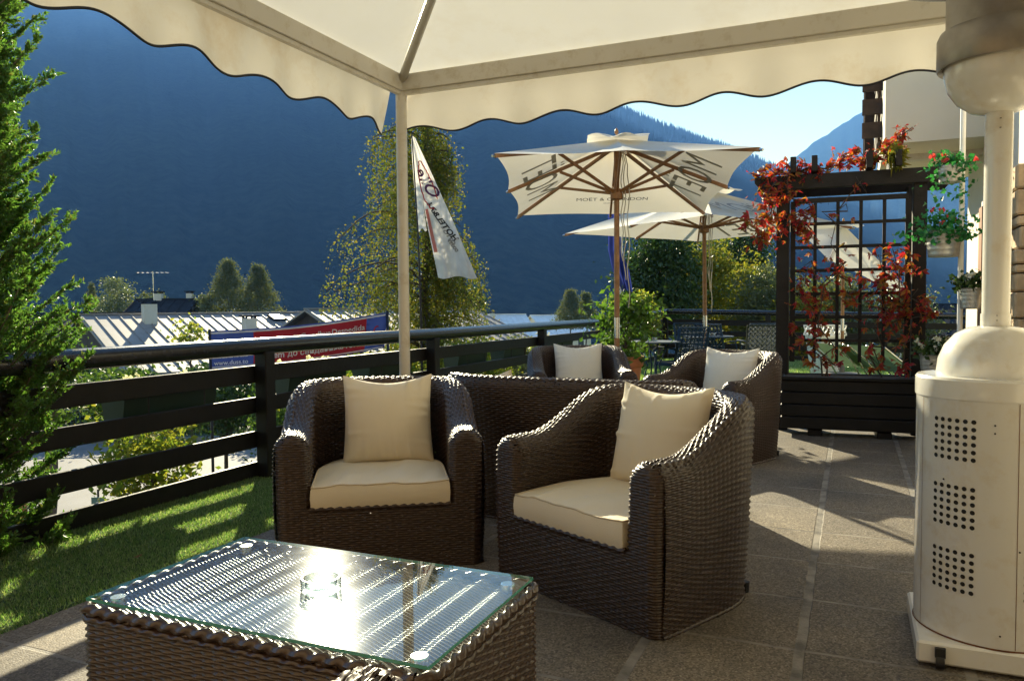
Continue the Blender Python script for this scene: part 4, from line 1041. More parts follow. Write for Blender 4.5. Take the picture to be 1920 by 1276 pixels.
# ==================================================================== FAR TERRACE FURNITURE
def garden_chair(loc, rz, m, label):
    root = empty('garden_chair', (*loc, 0), rz); tag(root, label, 'garden chair', 'cast metal garden chairs by the far railing')
    for sx in (-1, 1):
        q = MB(); q.tube([(sx*.21, -.2, 0), (sx*.2, -.19, .42)], .011, 8); q.build('leg', m, root, smooth=True)
        q = MB(); q.tube([(sx*.21, .22, 0), (sx*.2, .2, .42)], .011, 8); q.build('leg', m, root, smooth=True)
        q = MB(); q.tube([(sx*.2, -.19, .42), (sx*.24, -.2, .6), (sx*.25, -.1, .645), (sx*.24, .12, .64), (sx*.21, .25, .62)], .011, 8); q.build('armrest', m, root, smooth=True)
    def lattice(P0, ux, uy, w_, h_, nx, ny, name):
        q = MB(); P0 = np.array(P0); ux = np.array(ux); uy = np.array(uy); nn = np.cross(ux, uy)
        c = [P0 - ux*w_/2, P0 + ux*w_/2, P0 + ux*w_/2 + uy*h_, P0 - ux*w_/2 + uy*h_]
        for i in range(4): q.tube([c[i], c[(i+1) % 4]], .011, 6)
        for i in range(nx+1):
            x = (i/nx - .5)*w_; q.bar(P0 + ux*x, P0 + ux*x + uy*h_, .006, .017 if 0 < i < nx else .05, up=nn)
        for j in range(ny+1):
            y = j/ny*h_; q.bar(P0 + uy*y - ux*w_/2, P0 + uy*y + ux*w_/2, .0055, .017 if 0 < j < ny else .05, up=nn)
        for i in range(nx):
            for j in range(ny):
                a = P0 + ux*((i+.5)/nx-.5)*w_ + uy*(j+.5)/ny*h_
                for s_ in (-1, 1):
                    d = ux*(.5*w_/nx) + uy*(s_*.5*h_/ny); q.bar(a-d, a+d, .0048, .012, up=nn)
        q.build(name, m, root)
    lattice((0, -.22, .43), (1, 0, 0), (0, 1, 0), .42, .44, 6, 6, 'seat')
    s_ = math.sin(R(14)); c_ = math.cos(R(14)); lattice((0, .22, .45), (1, 0, 0), (0, s_, c_), .44, .46, 7, 7, 'backrest')
    return root
gc = garden_chair(pt(1272, 10.0), YAW + R(205), M_BLUECH, 'blue lattice garden chair turned away, right behind the small round table')
def gcopy(px, Y, rz, label, m=None):
    c = copy_tree(gc); x, y = pt(px, Y); c.location = (x, y, 0); c.rotation_euler = (0, 0, YAW + R(rz)); c['label'] = label
    if m:
        for ch in c.children: ch.data = ch.data.copy(); ch.data.materials.clear(); ch.data.materials.append(m)
    return c
gcopy(1352, 11.6, 130, 'blue lattice garden chair seen from the side, right of the second parasol pole')
gcopy(1418, 11.7, 185, 'blue lattice garden chair at the far table, next to the pergola post')
gcopy(1426, 10.6, 172, 'dull green lattice garden chair in front of the blue one by the pergola post', M_GREENCH)
gcopy(1305, 11.9, 10, 'blue lattice garden chair on the far side of the rear table')
def bistro(px, Y, r, h, label):
    x, y = pt(px, Y); root = empty('bistro_table', (x, y, 0)); tag(root, label, 'table', 'round metal bistro tables')
    q = MB(); q.lathe([(r-.004, h-.018), (r, h-.012), (r, h-.002), (r-.006, h)], n=40); q.build('table_top', M_BLUECH, root, smooth=True, sharp=40)
    for k in range(4):
        a = k*math.pi/2 + .5; q = MB()
        q.tube([(math.cos(a)*r*.78, math.sin(a)*r*.78, 0), (math.cos(a)*r*.35, math.sin(a)*r*.35, h*.35), (math.cos(a)*r*.22, math.sin(a)*r*.22, h*.6), (math.cos(a)*r*.6, math.sin(a)*r*.6, h-.02)], .010, 7); q.build('leg', M_BLUECH, root, smooth=True)
    return x, y
bx_, by_ = bistro(1225, 9.7, .335, .73, 'small round blue table holding an ashtray, left of the blue chairs')
ashtray((bx_ - .02, by_, .7312), 'glass ashtray on the small round blue table', .07, 24, .045)
bx2, by2 = bistro(1328, 11.2, .36, .73, 'round blue table farther back behind the second parasol pole')
ashtray((bx2 + .05, by2, .7312), 'glass ashtray on the rear round table', .06, 24, .045)
# white tall planter with pierced rim
wx, wy = pt(1547, 12.8); wp = empty('tall_planter', (wx, wy, 0), YAW + R(12)); tag(wp, 'tall tapering white planter with pierced scalloped rim on the lawn', 'planter')
q = MB()
def sq(r, z): return [(-r, -r, z), (r, -r, z), (r, r, z), (-r, r, z)]
q.add(sq(.15, 0) + sq(.22, .66) + sq(.19, .66) + sq(.17, .45), [(0, 1, 5, 4), (1, 2, 6, 5), (2, 3, 7, 6), (3, 0, 4, 7), (4, 5, 9, 8), (5, 6, 10, 9), (6, 7, 11, 10), (7, 4, 8, 11), (12, 13, 14, 15), (8, 9, 13, 12), (9, 10, 14, 13), (10, 11, 15, 14), (11, 8, 12, 15), (3, 2, 1, 0)])
q.build('pot_body', M_WHITEPL, wp)
q = MB()
for k in range(4):
    a = k*math.pi/2; ca_, sa_ = math.cos(a), math.sin(a)
    def tr(x, z): x_, y_ = x, -.235; return (x_*ca_ - y_*sa_, x_*sa_ + y_*ca_, z)
    q.bar(tr(-.235, .672), tr(.235, .672), .012, .02); q.bar(tr(-.235, .822), tr(.235, .822), .012, .02)
    for i in range(6):
        x0_ = -.235 + .47*i/6; x1_ = x0_ + .47/6; q.bar(tr(x0_, .68), tr(x1_, .815), .008, .012); q.bar(tr(x1_, .68), tr(x0_, .815), .0075, .012)
    q.bar(tr(-.235, .67), tr(-.235, .83), .013, .014)
q.build('pierced_rim', M_WHITEPL, wp)
def lounger(px, Y, rz, label):
    x, y = pt(px, Y); root = empty('sun_lounger', (x, y, 0), YAW + R(rz)); tag(root, label, 'sun lounger', 'folding sun loungers on the lawn behind the planter')
    for sx in (-1, 1):
        q = MB(); q.tube([(sx*.28, -.95, .30), (sx*.28, .25, .30), (sx*.28, .80, .62)], .014, 8); q.build('side_rail', M_STEEL, root, smooth=True)
        q = MB(); q.tube([(sx*.26, -.7, 0), (sx*.26, -.35, .3)], .012, 8); q.build('leg', M_STEEL, root, smooth=True); q = MB(); q.tube([(sx*.26, .1, 0), (sx*.26, .45, .40)], .012, 8); q.build('leg', M_STEEL, root, smooth=True)
    q = MB(); S, T = np.meshgrid(np.linspace(-.265, .265, 5), np.linspace(0, 1, 20), indexing='ij')
    yy = np.interp(T, [0, .62, 1], [-.93, .25, .74]); zz_ = np.interp(T, [0, .62, 1], [.305, .29, .615]) - .03*np.sin(T*math.pi)*(T < .62)
    q.grid(np.stack([S, yy, zz_], -1)); q.build('sling', M_SLING, root, smooth=True)
    return root
l1 = lounger(1618, 11.4, 120, 'green sling sun lounger nearest the white planter, behind the trellis')
for k, (px, Y, rz, lb) in enumerate(((1665, 11.0, 118, 'green sling sun lounger in the middle of the row behind the trellis'), (1705, 10.4, 115, 'green sling sun lounger at the right end of the row behind the trellis'))):
    c = copy_tree(l1); x, y = pt(px, Y); c.location = (x, y, 0); c.rotation_euler = (0, 0, YAW + R(rz)); c['label'] = lb

# terracotta pot with laurel
tx, ty = pt(1166, 8.6); tp = empty('terracotta_pot', (tx, ty, 0)); tag(tp, 'large terracotta pot with thick rim behind the far armchair', 'flower pot')
q = MB(); q.lathe([(.15, 0), (.155, .01), (.215, .50), (.225, .505), (.235, .52), (.24, .60), (.245, .62), (.22, .62), (.20, .58)], n=40, cap=True); q.build('pot_body', M_TERRA, tp, smooth=True, sharp=40)
q = MB(); q.lathe([(.001, .575), (.205, .575)], n=24, cap=False); q.build('soil', M_SOIL, tp)
def shrub(name, label, cat, base, c, rad, m, n, size, seed, group=None, nst=7, clump=60, spread=.08):
    r = np.random.default_rng(seed); root = empty(name, base); tag(root, label, cat, group)
    Pn, K = crown_points(c, rad, n//clump, clump, spread, r, .3); V, F = leaf_quads(Pn, size, r, .5); q = MB(); q.add(V, F); q.build('foliage', m, root)
    q = MB()
    for k in K[r.choice(len(K), min(nst, len(K)), replace=False)]: limb(q, (r.normal()*.03, r.normal()*.03, 0), k, .014, .004, r, .2, 5)
    q.build('stem', M_TWIG, root, smooth=True)
    return root
shrub('laurel_shrub', 'glossy green laurel growing in the terracotta pot', 'shrub', (tx, ty, .575), (.02, .0, .36), (.27, .27, .44), M_LAUREL, 1500, .08, 15, spread=.09)

# ==================================================================== FLAGS AND BANNER
def cloth(rows, Y, nfold, amp, m, name, parent, base, nx=26, skew=0.0):
    """rows: list of (y, leftpx, rightpx) in picture measures at distance Y, turned into metres"""
    rows = np.array(rows, float); ys = np.linspace(rows[0, 0], rows[-1, 0], 40); lf = np.interp(ys, rows[:, 0], rows[:, 1]); rt = np.interp(ys, rows[:, 0], rows[:, 2])
    A = np.zeros((40, nx, 3))
    for i, y in enumerate(ys):
        k = i/39
        for j in range(nx):
            t = j/(nx-1); px = lf[i] + (rt[i]-lf[i])*t; Yd = Y + amp*(.25+k)*math.sin(nfold*math.pi*t + 2.2*k) + skew*t
            x, yy = pt(px, Y); d = np.array(cw(0, 1)); A[i, j] = (x + d[0]*(Yd-Y) - base[0], yy + d[1]*(Yd-Y) - base[1], zz(px, y + 3*math.sin(t*9)*k*(i > 36), Y) - base[2])
    q = MB(); q.grid(A); return q.build(name, m, parent, smooth=True), A
fb = (*pt(792, 9.6), -2.5)
fl = empty('beach_flag', fb); tag(fl, 'tall narrow white flag with red and black print hanging beside the canopy pole', 'flag')
q = MB(); q.tube([(0, 0, 0), tuple(np.array(P3(790, 600, 9.6)) - fb), tuple(np.array(P3(786, 430, 9.6)) - fb), tuple(np.array(P3(777, 252, 9.6)) - fb)], [.022, .014, .010, .008], 8); q.build('pole', M_TRIM, fl, smooth=True)
main, A = cloth([(258, 777, 781), (330, 787, 814), (400, 799, 845), (440, 806, 862), (480, 814, 878), (520, 822, 895)], 9.6, 3.2, .07, M_FLAGW, 'flag_cloth', fl, fb, skew=.1)
cloth([(262, 776, 778), (300, 777, 786), (432, 785, 803)], 9.72, 1, .02, M_FLAGW, 'flag_cloth', fl, fb)
def on_cloth(A, txt, size, u0, v0, ang, m, flip=True):
    V, F = text_np(txt, size, bold=.004); a = R(ang); x = V[:, 0]*(-1 if flip else 1); y = V[:, 1]
    X = x*math.cos(a) - y*math.sin(a); Y_ = x*math.sin(a) + y*math.cos(a)
    W = np.linalg.norm(A[:, 0]-A[:, -1], axis=1)[int(v0*39)]; H_ = A[0, 0, 2] - A[-1, 0, 2]
    U = np.clip(u0 + X/W, 0.02, .98)*(A.shape[1]-1); Vv = np.clip(v0 - Y_/H_, 0, .999)*39
    i = Vv.astype(int); j = np.minimum(U.astype(int), A.shape[1]-2); fi = (Vv-i)[:, None]; fj = (U-j)[:, None]; i = np.minimum(i, 38)
    P_ = (A[i, j]*(1-fi) + A[i+1, j]*fi)*(1-fj) + (A[i, j+1]*(1-fi) + A[i+1, j+1]*fi)*fj
    d = np.array([*cw(0, -1), 0]); q = MB(); q.add(P_ + d*.012, F); q.build('lettering', m, main)
on_cloth(A, 'HOTEL&RA', .10, .55, .60, -68, M_LETTERK); on_cloth(A, 'OTTO -', .065, .62, .70, -68, M_LETTER); on_cloth(A, '00039', .065, .66, .77, -68, M_LETTER)
on_cloth(A, 'Olle', .2, .45, .33, -75, mat('plum_print', (.10, .03, .10), .8, trans=.2))
q = MB(); rr_ = []
for t in np.linspace(.3, 5.6, 60):
    u = .42 + .36*math.cos(t+1.2); v = .36 + .17*math.sin(t+1.2); i = int(v*39); j = int(np.clip(u, 0, 1)*25); rr_.append(A[i, j] + np.array([*cw(0, -1), 0])*.016)
q.tube(rr_, .007, 5); q.build('red_emblem', M_RED, main)
q = MB(); q.grid(A[20:33, 1:5] + np.array([*cw(0, -1), 0])*.014); q.build('red_stripe', mat('faded_red_print', (.62, .2, .16), .8, trans=.3), main)

eb = (*pt(1164, 14.5), -1.0)
ef = empty('flagpole', eb); tag(ef, 'white flagpole with a limp blue flag behind the first parasol pole', 'flag')
q = MB(); q.tube([(0, 0, 0), (0, 0, 1 + zz(1164, 330, 14.5))], .045, 12); q.build('pole', M_WHITEPL, ef, smooth=True, sharp=40)
cloth([(365, 1140, 1162), (470, 1142, 1164), (505, 1150, 1178), (545, 1168, 1185)], 14.35, 3, .10, M_EU, 'flag_cloth', ef, eb)

# farewell banner strung between two thin poles outside the railing
BL = P3(393, 620, 9.3); BR = P3(727, 585, 9.9); BLb = P3(393, 692, 9.3); BRb = P3(720, 652, 9.9)
bn = empty('banner', BLb); tag(bn, 'red and blue farewell banner with white wording hanging behind the railing', 'banner')
bl, br_, blb, brb, bz = map(np.array, (BL, BR, BLb, BRb, BLb))
def ban(s, t, off=0.0):
    top = bl*(1-s) + br_*s; bot = blb*(1-s) + brb*s
    top = top - np.array([0, 0, 1])*.045*math.sin(math.pi*s)*1.0; bot = bot - np.array([0, 0, 1])*.035*math.sin(math.pi*s)
    d = np.array([*cw(0, -1), 0]); return top*(1-t) + bot*t + d*(.012*math.sin(s*17) + .008*math.sin(t*5+s*9) + off) - bz
def patch(s0, s1, t0, t1, off, m, name, parent):
    S = np.linspace(s0, s1, max(3, int((s1-s0)*70))); T = np.linspace(t0, t1, 9); q = MB(); q.grid(np.array([[ban(s, t, off) for t in T] for s in S])); return q.build(name, m, parent, smooth=True)
patch(0, 1, 0, 1, 0, M_NAVY, 'banner_cloth', bn)
patch(.235, .88, .06, .99, .004, M_RED, 'red_panel', bn); patch(.0, .99, .04, .085, .007, M_WHITEP, 'white_edge', bn); patch(.0, .99, .945, .975, .007, M_WHITEP, 'white_edge', bn)
BWm = np.linalg.norm(br_-bl); BHm = .5*(bl[2]-blb[2] + br_[2]-brb[2])
def ban_text(txt, size, s, t, m=M_WHITEP, sx=1.0, name='lettering'):
    V, F = text_np(txt, size, bold=size*.015); q = MB(); q.add([ban(s + sx*x/BWm, t - y/BHm, .013) for x, y, _ in V], F); q.build(name, m, bn)
ban_text('Arrivederci', .098, .365, .32); ban_text('Goodbye', .098, .585, .32); ban_text('Despedida', .098, .775, .32)
ban_text('Sbohem', .11, .33, .76); ban_text('до свидания', .10, .575, .76); ban_text('Au revoir', .10, .79, .76)
ban_text('www.duss.to', .075, .115, .86); ban_text('Comune di', .06, .15, .36); ban_text('Azienda Turistica', .045, .13, .70)
q = MB(); q.add([ban(.05 + x, .35 + y, .013) for x, y in ((-.012, -.08), (.012, -.08), (.012, .02), (0, .07), (-.012, .02))], [(0, 1, 2, 3, 4)]); q.build('crest', M_WHITEP, bn)
q = MB(); q.tube([ban(.945 + .018*math.cos(a), .5 + .15*math.sin(a), .013) for a in np.linspace(0, 5.2, 30)], .008, 5); q.build('red_emblem', M_RED, bn)
for nm, p_ in (('banner_pole', BL), ('banner_pole', BR)):
    pr = empty(nm, (p_[0], p_[1], -2.5)); tag(pr, 'thin dark pole holding the %s end of the farewell banner' % ('left blue' if p_ is BL else 'right blue'), 'pole', 'poles of the banner')
    q = MB(); q.tube([(0, 0, 0), (0, 0, p_[2] + 2.52)], .017, 8); q.build('shaft', M_TRIM, pr, smooth=True); q = MB(); q.lathe([(.06, 0), (.06, .02), (.02, .03)], n=10); q.build('foot', M_TRIM, pr)

# ==================================================================== PLANT TROUGHS ON THE RAILING
TRL = ['green trough nearest the cypress, hooked outside the railing, white blossoms', 'green trough just behind the near armchair, hooked outside the railing',
       'green trough to the left of the canopy pole, outside the railing', 'green trough right of the canopy pole, outside the railing', 'green trough left of the last railing post but one', 'green trough at the far end of the long railing']
for k, u in enumerate((3.62, 5.08, 6.15, 7.85, 9.05, 10.9)):
    root = empty('railing_trough', (-3.98, u, .47)); tag(root, TRL[k], 'planter', 'flower troughs hung outside the railing')
    q = MB(); V = []
    for z, w_ in ((0, .07), (.19, .10), (.2, .115), (.215, .115)):
        V += [(-w_, -.36, z), (w_, -.36, z), (w_, .36, z), (-w_, .36, z)]
    F = [(3, 2, 1, 0)] + [(4*i+a, 4*i+(a+1) % 4, 4*i+4+(a+1) % 4, 4*i+4+a) for i in range(3) for a in range(4)]
    q.add(V, F); q.build('trough', M_GRBOX, root)
    q = MB(); q.box((0, 0, .205), (.2, .70, .01)); q.build('soil', M_SOIL, root)
    r = np.random.default_rng(80+k); n = 420
    K = np.c_[r.normal(size=n)*.07 - .05, r.uniform(-.4, .4, n), .19 + np.abs(r.normal(size=n))*.028 - (r.random(n) < .5)*r.random(n)*.30]
    K[:, 0] -= (K[:, 2] < .2)*.12
    V, F = leaf_quads(K, .045, r, .7); q = MB(); q.add(V, F); q.build('foliage', M_VINE, root)
    q = MB()
    for _ in range(16 if k < 2 else 6):
        p = np.array([r.normal()*.07-.03, r.uniform(-.38, .38), .24 + r.random()*.06 - (r.random() < .4)*.3]); V, F = leaf_quads(p + r.normal(size=(10, 3))*.010, .03, r, .9); q.add(V, F)
    q.build('blossom', M_PETW, root)
    q = MB()
    for dy in (-.22, .22): q.tube([(.02, dy, .0), (.13, dy, .0), (.13, dy, .26), (.19, dy, .28)], .005, 5)
    q.build('hook', M_TRIM, root)

# ==================================================================== NEAR CYPRESS AT THE LEFT
def cypress(base, seed, top=7.0):
    r = np.random.default_rng(seed); root = empty('cypress_tree', base); tag(root, 'dense green cypress reaching over the railing at the left edge', 'tree')
    t = MB(); tz = top - base[2]; t.tube([(0, 0, -.1), (.02, 0, tz*.3), (0, .02, tz*.6), (0, 0, tz)], [.075, .06, .045, .01], 9); 
    cen = []; dirs = []
    nb = 1250
    for b in range(nb):
        z0 = 1.6 + (tz-1.7)*(b/nb)**.95; a = r.uniform(0, 2*math.pi)
        L = (.74 - .27*min(1, max(0, (z0-2.6)/1.6)))*(.6 + .5*r.random())*min(1, .35 + (z0-1.5)*.5)
        if r.random() < .035: L *= 1.45
        d0 = np.array([math.cos(a), math.sin(a), .15]); p = np.array([0, 0, z0]); pts = [p.copy()]; seg = 9
        for s in range(seg):
            d0 = d0 + np.array([0, 0, .09]) + r.normal(size=3)*.05; d0 /= np.linalg.norm(d0); p = p + d0*L/seg; pts.append(p.copy())
        t.tube(pts, [.009*(1-i/(seg+2)) for i in range(seg+1)], 4, cap=False)
        for i in range(2, seg+1):
            for side in (-1, 1, 0):
                bd_ = (pts[i]-pts[i-1]); bd_ /= np.linalg.norm(bd_); sd = np.cross(bd_, [0, 0, 1]); sd /= np.linalg.norm(sd) + 1e-9
                e = bd_*(.9 if side == 0 else .6) + sd*side*.75 + np.array([0, 0, .2]) + r.normal(size=3)*.28; e /= np.linalg.norm(e); l = .115*(.5 + .9*r.random())*(1.1 - .5*i/seg)
                k = 11; tt = np.linspace(.05, 1, k)
                for s2 in (-1, 1):
                    off = np.cross(e, sd if side else np.array([0, 0, 1])); off /= np.linalg.norm(off) + 1e-9
                    lat = (np.cross(e, off)*s2)
                    c_ = pts[i] + e*l*tt[:, None] + lat*.010*(1.2-tt)[:, None] + r.normal(size=(k, 3))*.003
                    cen.append(c_); dirs.append(np.repeat((e*.8 + lat*.75)[None], k, 0))
    C_ = np.concatenate(cen); D_ = np.concatenate(dirs); D_ /= np.linalg.norm(D_, axis=1)[:, None]
    V, F = leaf_quads(C_, .0275, r, .36, along=D_); q = MB(); q.add(V, F); q.build('foliage', M_CYP, root)
    t.build('trunk', M_ASH, root, smooth=True)
    return root
cypress((-4.04, 2.42, -2.5), 5)


# ==================================================================== WEEPING BIRCH
def birch(base, seed):
    r = np.random.default_rng(seed); root = empty('birch_tree', base); tag(root, 'weeping birch with thin yellowing foliage behind the canopy pole', 'tree')
    t = MB(); H_ = 7.1; tp_ = [(0, 0, 0), (.05, .02, 1.8), (-.05, .05, 3.6), (.08, 0, 5.4), (.05, 0, H_)]; t.tube(tp_, [.13, .10, .07, .045, .01], 9)
    xs = np.array(tp_); cen = []
    for b in range(120):
        z0 = 1.5 + (H_-1.7)*(b/120); a = r.uniform(0, 2*math.pi); L = (2.7 - 2.0*((z0-1.5)/(H_-1.5))**.8)*(.25 + .8*r.random())*(1 + .3*math.cos(a - YAW - math.pi)); up = .9
        p = np.array([np.interp(z0, xs[:, 2], xs[:, 0]), np.interp(z0, xs[:, 2], xs[:, 1]), z0]); pts = [p.copy()]
        d = np.array([math.cos(a), math.sin(a), up])
        for s in range(7):
            d = d + np.array([0, 0, -.23]) + r.normal(size=3)*.07; d /= np.linalg.norm(d); p = p + d*L/7; pts.append(p.copy())
        t.tube(pts, [.018*(1-i/9) + .003 for i in range(8)], 5, cap=False)
        for i in range(2, 8):
            for q_ in range(4):
                h = r.uniform(.35, 1.25)*(.75 if z0 > 5 else 1); k = int(h*30); s0 = pts[i] + r.normal(size=3)*.06; e = np.array([d[0]*.15, d[1]*.15, -1]) + r.normal(size=3)*.09
                tt = np.linspace(0, 1, k)[:, None]; c_ = s0 + e*h*tt + r.normal(size=(k, 3))*.035; cen.append(c_)
                if q_ == 0: t.tube([s0, s0 + e*h*.5, s0 + e*h], .0025, 3, cap=False)
    C_ = np.concatenate(cen); V, F = leaf_quads(C_, .044, r, .7, .5); q = MB(); q.add(V, F); q.build('foliage', M_BIRCH, root); t.build('trunk', M_TWIG, root, smooth=True)
birch((*pt(797, 13.5), -2.5), 9)

# ==================================================================== TREES AND HEDGES
def T(name, label, cat, px, pyt, pyb, wpx, Y, m, seed, group=None, cone=False, ncl=60, per=60, size=None, spread=None, trunk_r=.12, top=0.0, hollow=.4, deep=1.0, base_z=None, bark=None):
    x, y = pt(px, Y); zt_ = zz(px, pyt, Y); zb = zz(px, pyb, Y); rx = wpx/2/FPX*Y; bz_ = ground_z(Y) if base_z is None else base_z
    return tree(name, label, cat, (x, y, bz_), (x, y, (zt_+zb)/2), (rx, rx*deep, (zt_-zb)/2), m, ncl, per, size or Y*.0042, spread or rx*.22, seed, group, trunk_r, cone=cone, top=top, hollow=hollow, bark=bark)
GT = 'trees among the village roofs'
T('broadleaf_tree', 'rounded grey-green tree left above the sheet-metal roof', 'tree', 224, 520, 640, 84, 62, M_OLIVE, 1, GT, ncl=90, per=70, size=.2)
T('larch_tree', 'taller pale larch behind the roof, left of the pair', 'tree', 430, 492, 612, 150, 58, M_LARCH, 2, GT, cone=True, ncl=420, per=34, size=.14, spread=.22)
T('larch_tree', 'slimmer darker larch behind the roof, right of the pair', 'tree', 486, 499, 615, 124, 60, M_LARCH, 3, GT, cone=True, ncl=380, per=34, size=.14, spread=.2)
T('broadleaf_tree', 'small pale tree low beside the pair of larches', 'tree', 380, 553, 630, 44, 56, M_OLIVE, 4, GT, ncl=50, per=50, size=.18)
T('fir_tree', 'thin dark fir left of the rounded grey-green tree', 'tree', 174, 532, 640, 30, 64, M_LARCH, 5, GT, cone=True, ncl=150, per=24, size=.15, spread=.12)
T('broadleaf_tree', 'small dark tree behind the antenna roof', 'tree', 284, 543, 620, 46, 66, M_LARCH, 15, GT, ncl=50, per=50, size=.2)
T('broadleaf_tree', 'dark round tree between the birch and the white roofs', 'tree', 888, 534, 640, 44, 48, M_DGRN, 6, GT, ncl=60, per=60, size=.15)
T('larch_tree', 'pale pointed larch right of the white roofs', 'tree', 1070, 546, 612, 80, 72, M_LARCH, 7, GT, cone=True, ncl=300, per=30, size=.15, spread=.2)
T('larch_tree', 'shorter larch beside the laurel, right of the white roofs', 'tree', 1099, 551, 612, 62, 74, M_LARCH, 8, GT, cone=True, ncl=240, per=28, size=.15, spread=.2)
T('street_tree', 'street tree with grey bark trunk standing by the road behind the cypress', 'tree', 82, 600, 800, 150, 12.2, M_GRN, 41, ncl=50, per=60, size=.07, spread=.16, trunk_r=.12, bark=M_ASH)
GR = 'trees beyond the corner railing'
T('apple_tree', 'dark leafy tree left behind the second parasol', 'tree', 1238, 412, 640, 120, 21, M_DGRN, 21, GR, ncl=130, per=90, size=.12, base_z=-1.2, spread=.28)
T('apple_tree', 'yellow-green tree in the middle behind the corner railing', 'tree', 1300, 440, 650, 130, 23, M_YGRN, 22, GR, ncl=130, per=80, size=.12, base_z=-1.2, spread=.26)
T('apple_tree', 'bushy tree turning yellow left of the pergola', 'tree', 1395, 492, 650, 130, 24.5, M_YGRN, 23, GR, ncl=140, per=80, size=.12, base_z=-1.2, spread=.28)
T('olive_bush', 'grey-green bush directly left of the pergola post', 'shrub', 1440, 500, 660, 90, 21, M_OLIVE, 24, GR, ncl=100, per=90, size=.09, base_z=-1.2, spread=.2)
T('broadleaf_tree', 'dark green tree farthest back beyond the corner railing', 'tree', 1385, 438, 560, 100, 34, M_DGRN, 25, GR, ncl=110, per=70, size=.16, spread=.3)
T('olive_bush', 'large grey-green bush seen through the trellis', 'shrub', 1560, 520, 680, 150, 20.5, M_OLIVE, 26, GR, ncl=140, per=80, size=.1, base_z=-1.2, spread=.24)
T('apple_tree', 'yellowing shrub seen through the trellis on the left', 'shrub', 1500, 560, 680, 90, 19.5, M_YGRN, 27, GR, ncl=90, per=80, size=.09, base_z=-1.2, spread=.2)
T('olive_bush', 'small bush right of the pergola above the far rail', 'shrub', 1700, 545, 680, 80, 20, M_OLIVE, 29, GR, ncl=90, per=80, size=.09, base_z=-1.2, spread=.2)
T('apple_tree', 'bright green shrub between laurel and corner railing', 'shrub', 1188, 560, 660, 70, 16.5, M_VINE, 28, GR, ncl=70, per=70, size=.09, base_z=-2.5, spread=.15)
GB = 'shrubs below the railing'
T('garden_shrub', 'yellow-green leafy shrub seen between the lower rails', 'shrub', 275, 790, 945, 125, 7.6, M_VINE, 31, GB, ncl=46, per=46, size=.075, base_z=-2.5, spread=.12, trunk_r=.02)
T('garden_shrub', 'dark shrub below the banner behind the left railing post', 'shrub', 420, 705, 800, 190, 12, M_DGRN, 32, GB, ncl=70, per=70, size=.08, base_z=-2.5, spread=.2, trunk_r=.04)
T('garden_shrub', 'green shrub right of the left railing post', 'shrub', 590, 700, 860, 200, 11, M_GRN, 33, GB, ncl=90, per=80, size=.075, base_z=-2.5, spread=.18, trunk_r=.04)
T('garden_shrub', 'yellow-green shrub behind the canopy pole foot', 'shrub', 735, 655, 800, 130, 11.5, M_VINE, 34, GB, ncl=70, per=60, size=.07, base_z=-2.5, spread=.16, trunk_r=.04)
T('garden_shrub', 'bright shrub behind the railing above the sofa', 'shrub', 880, 640, 760, 150, 12.5, M_VINE, 35, GB, ncl=80, per=60, size=.07, base_z=-2.5, spread=.17, trunk_r=.04)
T('garden_shrub', 'grey-green shrub left of the far armchair behind the railing', 'shrub', 985, 640, 760, 150, 15, M_OLIVE, 36, GB, ncl=80, per=60, size=.08, base_z=-2.5, spread=.2, trunk_r=.04)
T('garden_shrub', 'green shrub with white blossom beside the cypress below the rail', 'shrub', 215, 690, 800, 110, 8.5, M_GRN, 37, GB, ncl=50, per=50, size=.06, base_z=-2.5, spread=.12, trunk_r=.03)
T('garden_shrub', 'leafy twig shrub rising in front of the metal roof', 'shrub', 355, 600, 660, 56, 19, M_VINE, 38, GB, ncl=16, per=26, size=.10, base_z=-2.5, spread=.16, trunk_r=.03)
def hedge(x0, x1, Y, z0, z1, m, label, seed, n):
    r = np.random.default_rng(seed); root = empty('hedge', (*cw((x0+x1)/2, Y), z0)); tag(root, label, 'hedge')
    b = np.array(cw((x0+x1)/2, Y)); X = r.uniform(x0, x1, n); zz_ = z0 + (z1-z0)*(r.random(n)**.7)*(1 + .16*np.sin(X*1.3) + .1*np.sin(X*3.1)); Yv = Y + r.normal(size=n)*.45
    C_ = np.c_[X*math.cos(YAW) - Yv*math.sin(YAW) - b[0], X*math.sin(YAW) + Yv*math.cos(YAW) - b[1], zz_ - z0]
    V, F = leaf_quads(C_, .13, r, .7); q = MB(); q.add(V, F); q.build('foliage', m, root)
    q = MB(); q.box((0, 0, (z1-z0)*.4), (x1-x0, .5, (z1-z0)*.75), YAW); q.build('inner_twigs', M_DARKW, root)
hedge(-19, -8.6, 24.2, -2.7, -.75, M_DGRN, 'dark green hedge beyond the road at the left', 1, 26000)
hedge(-8.4, 0.8, 25.2, -2.7, -.5, M_GRN, 'green hedge beyond the road behind the armchair', 2, 24000)
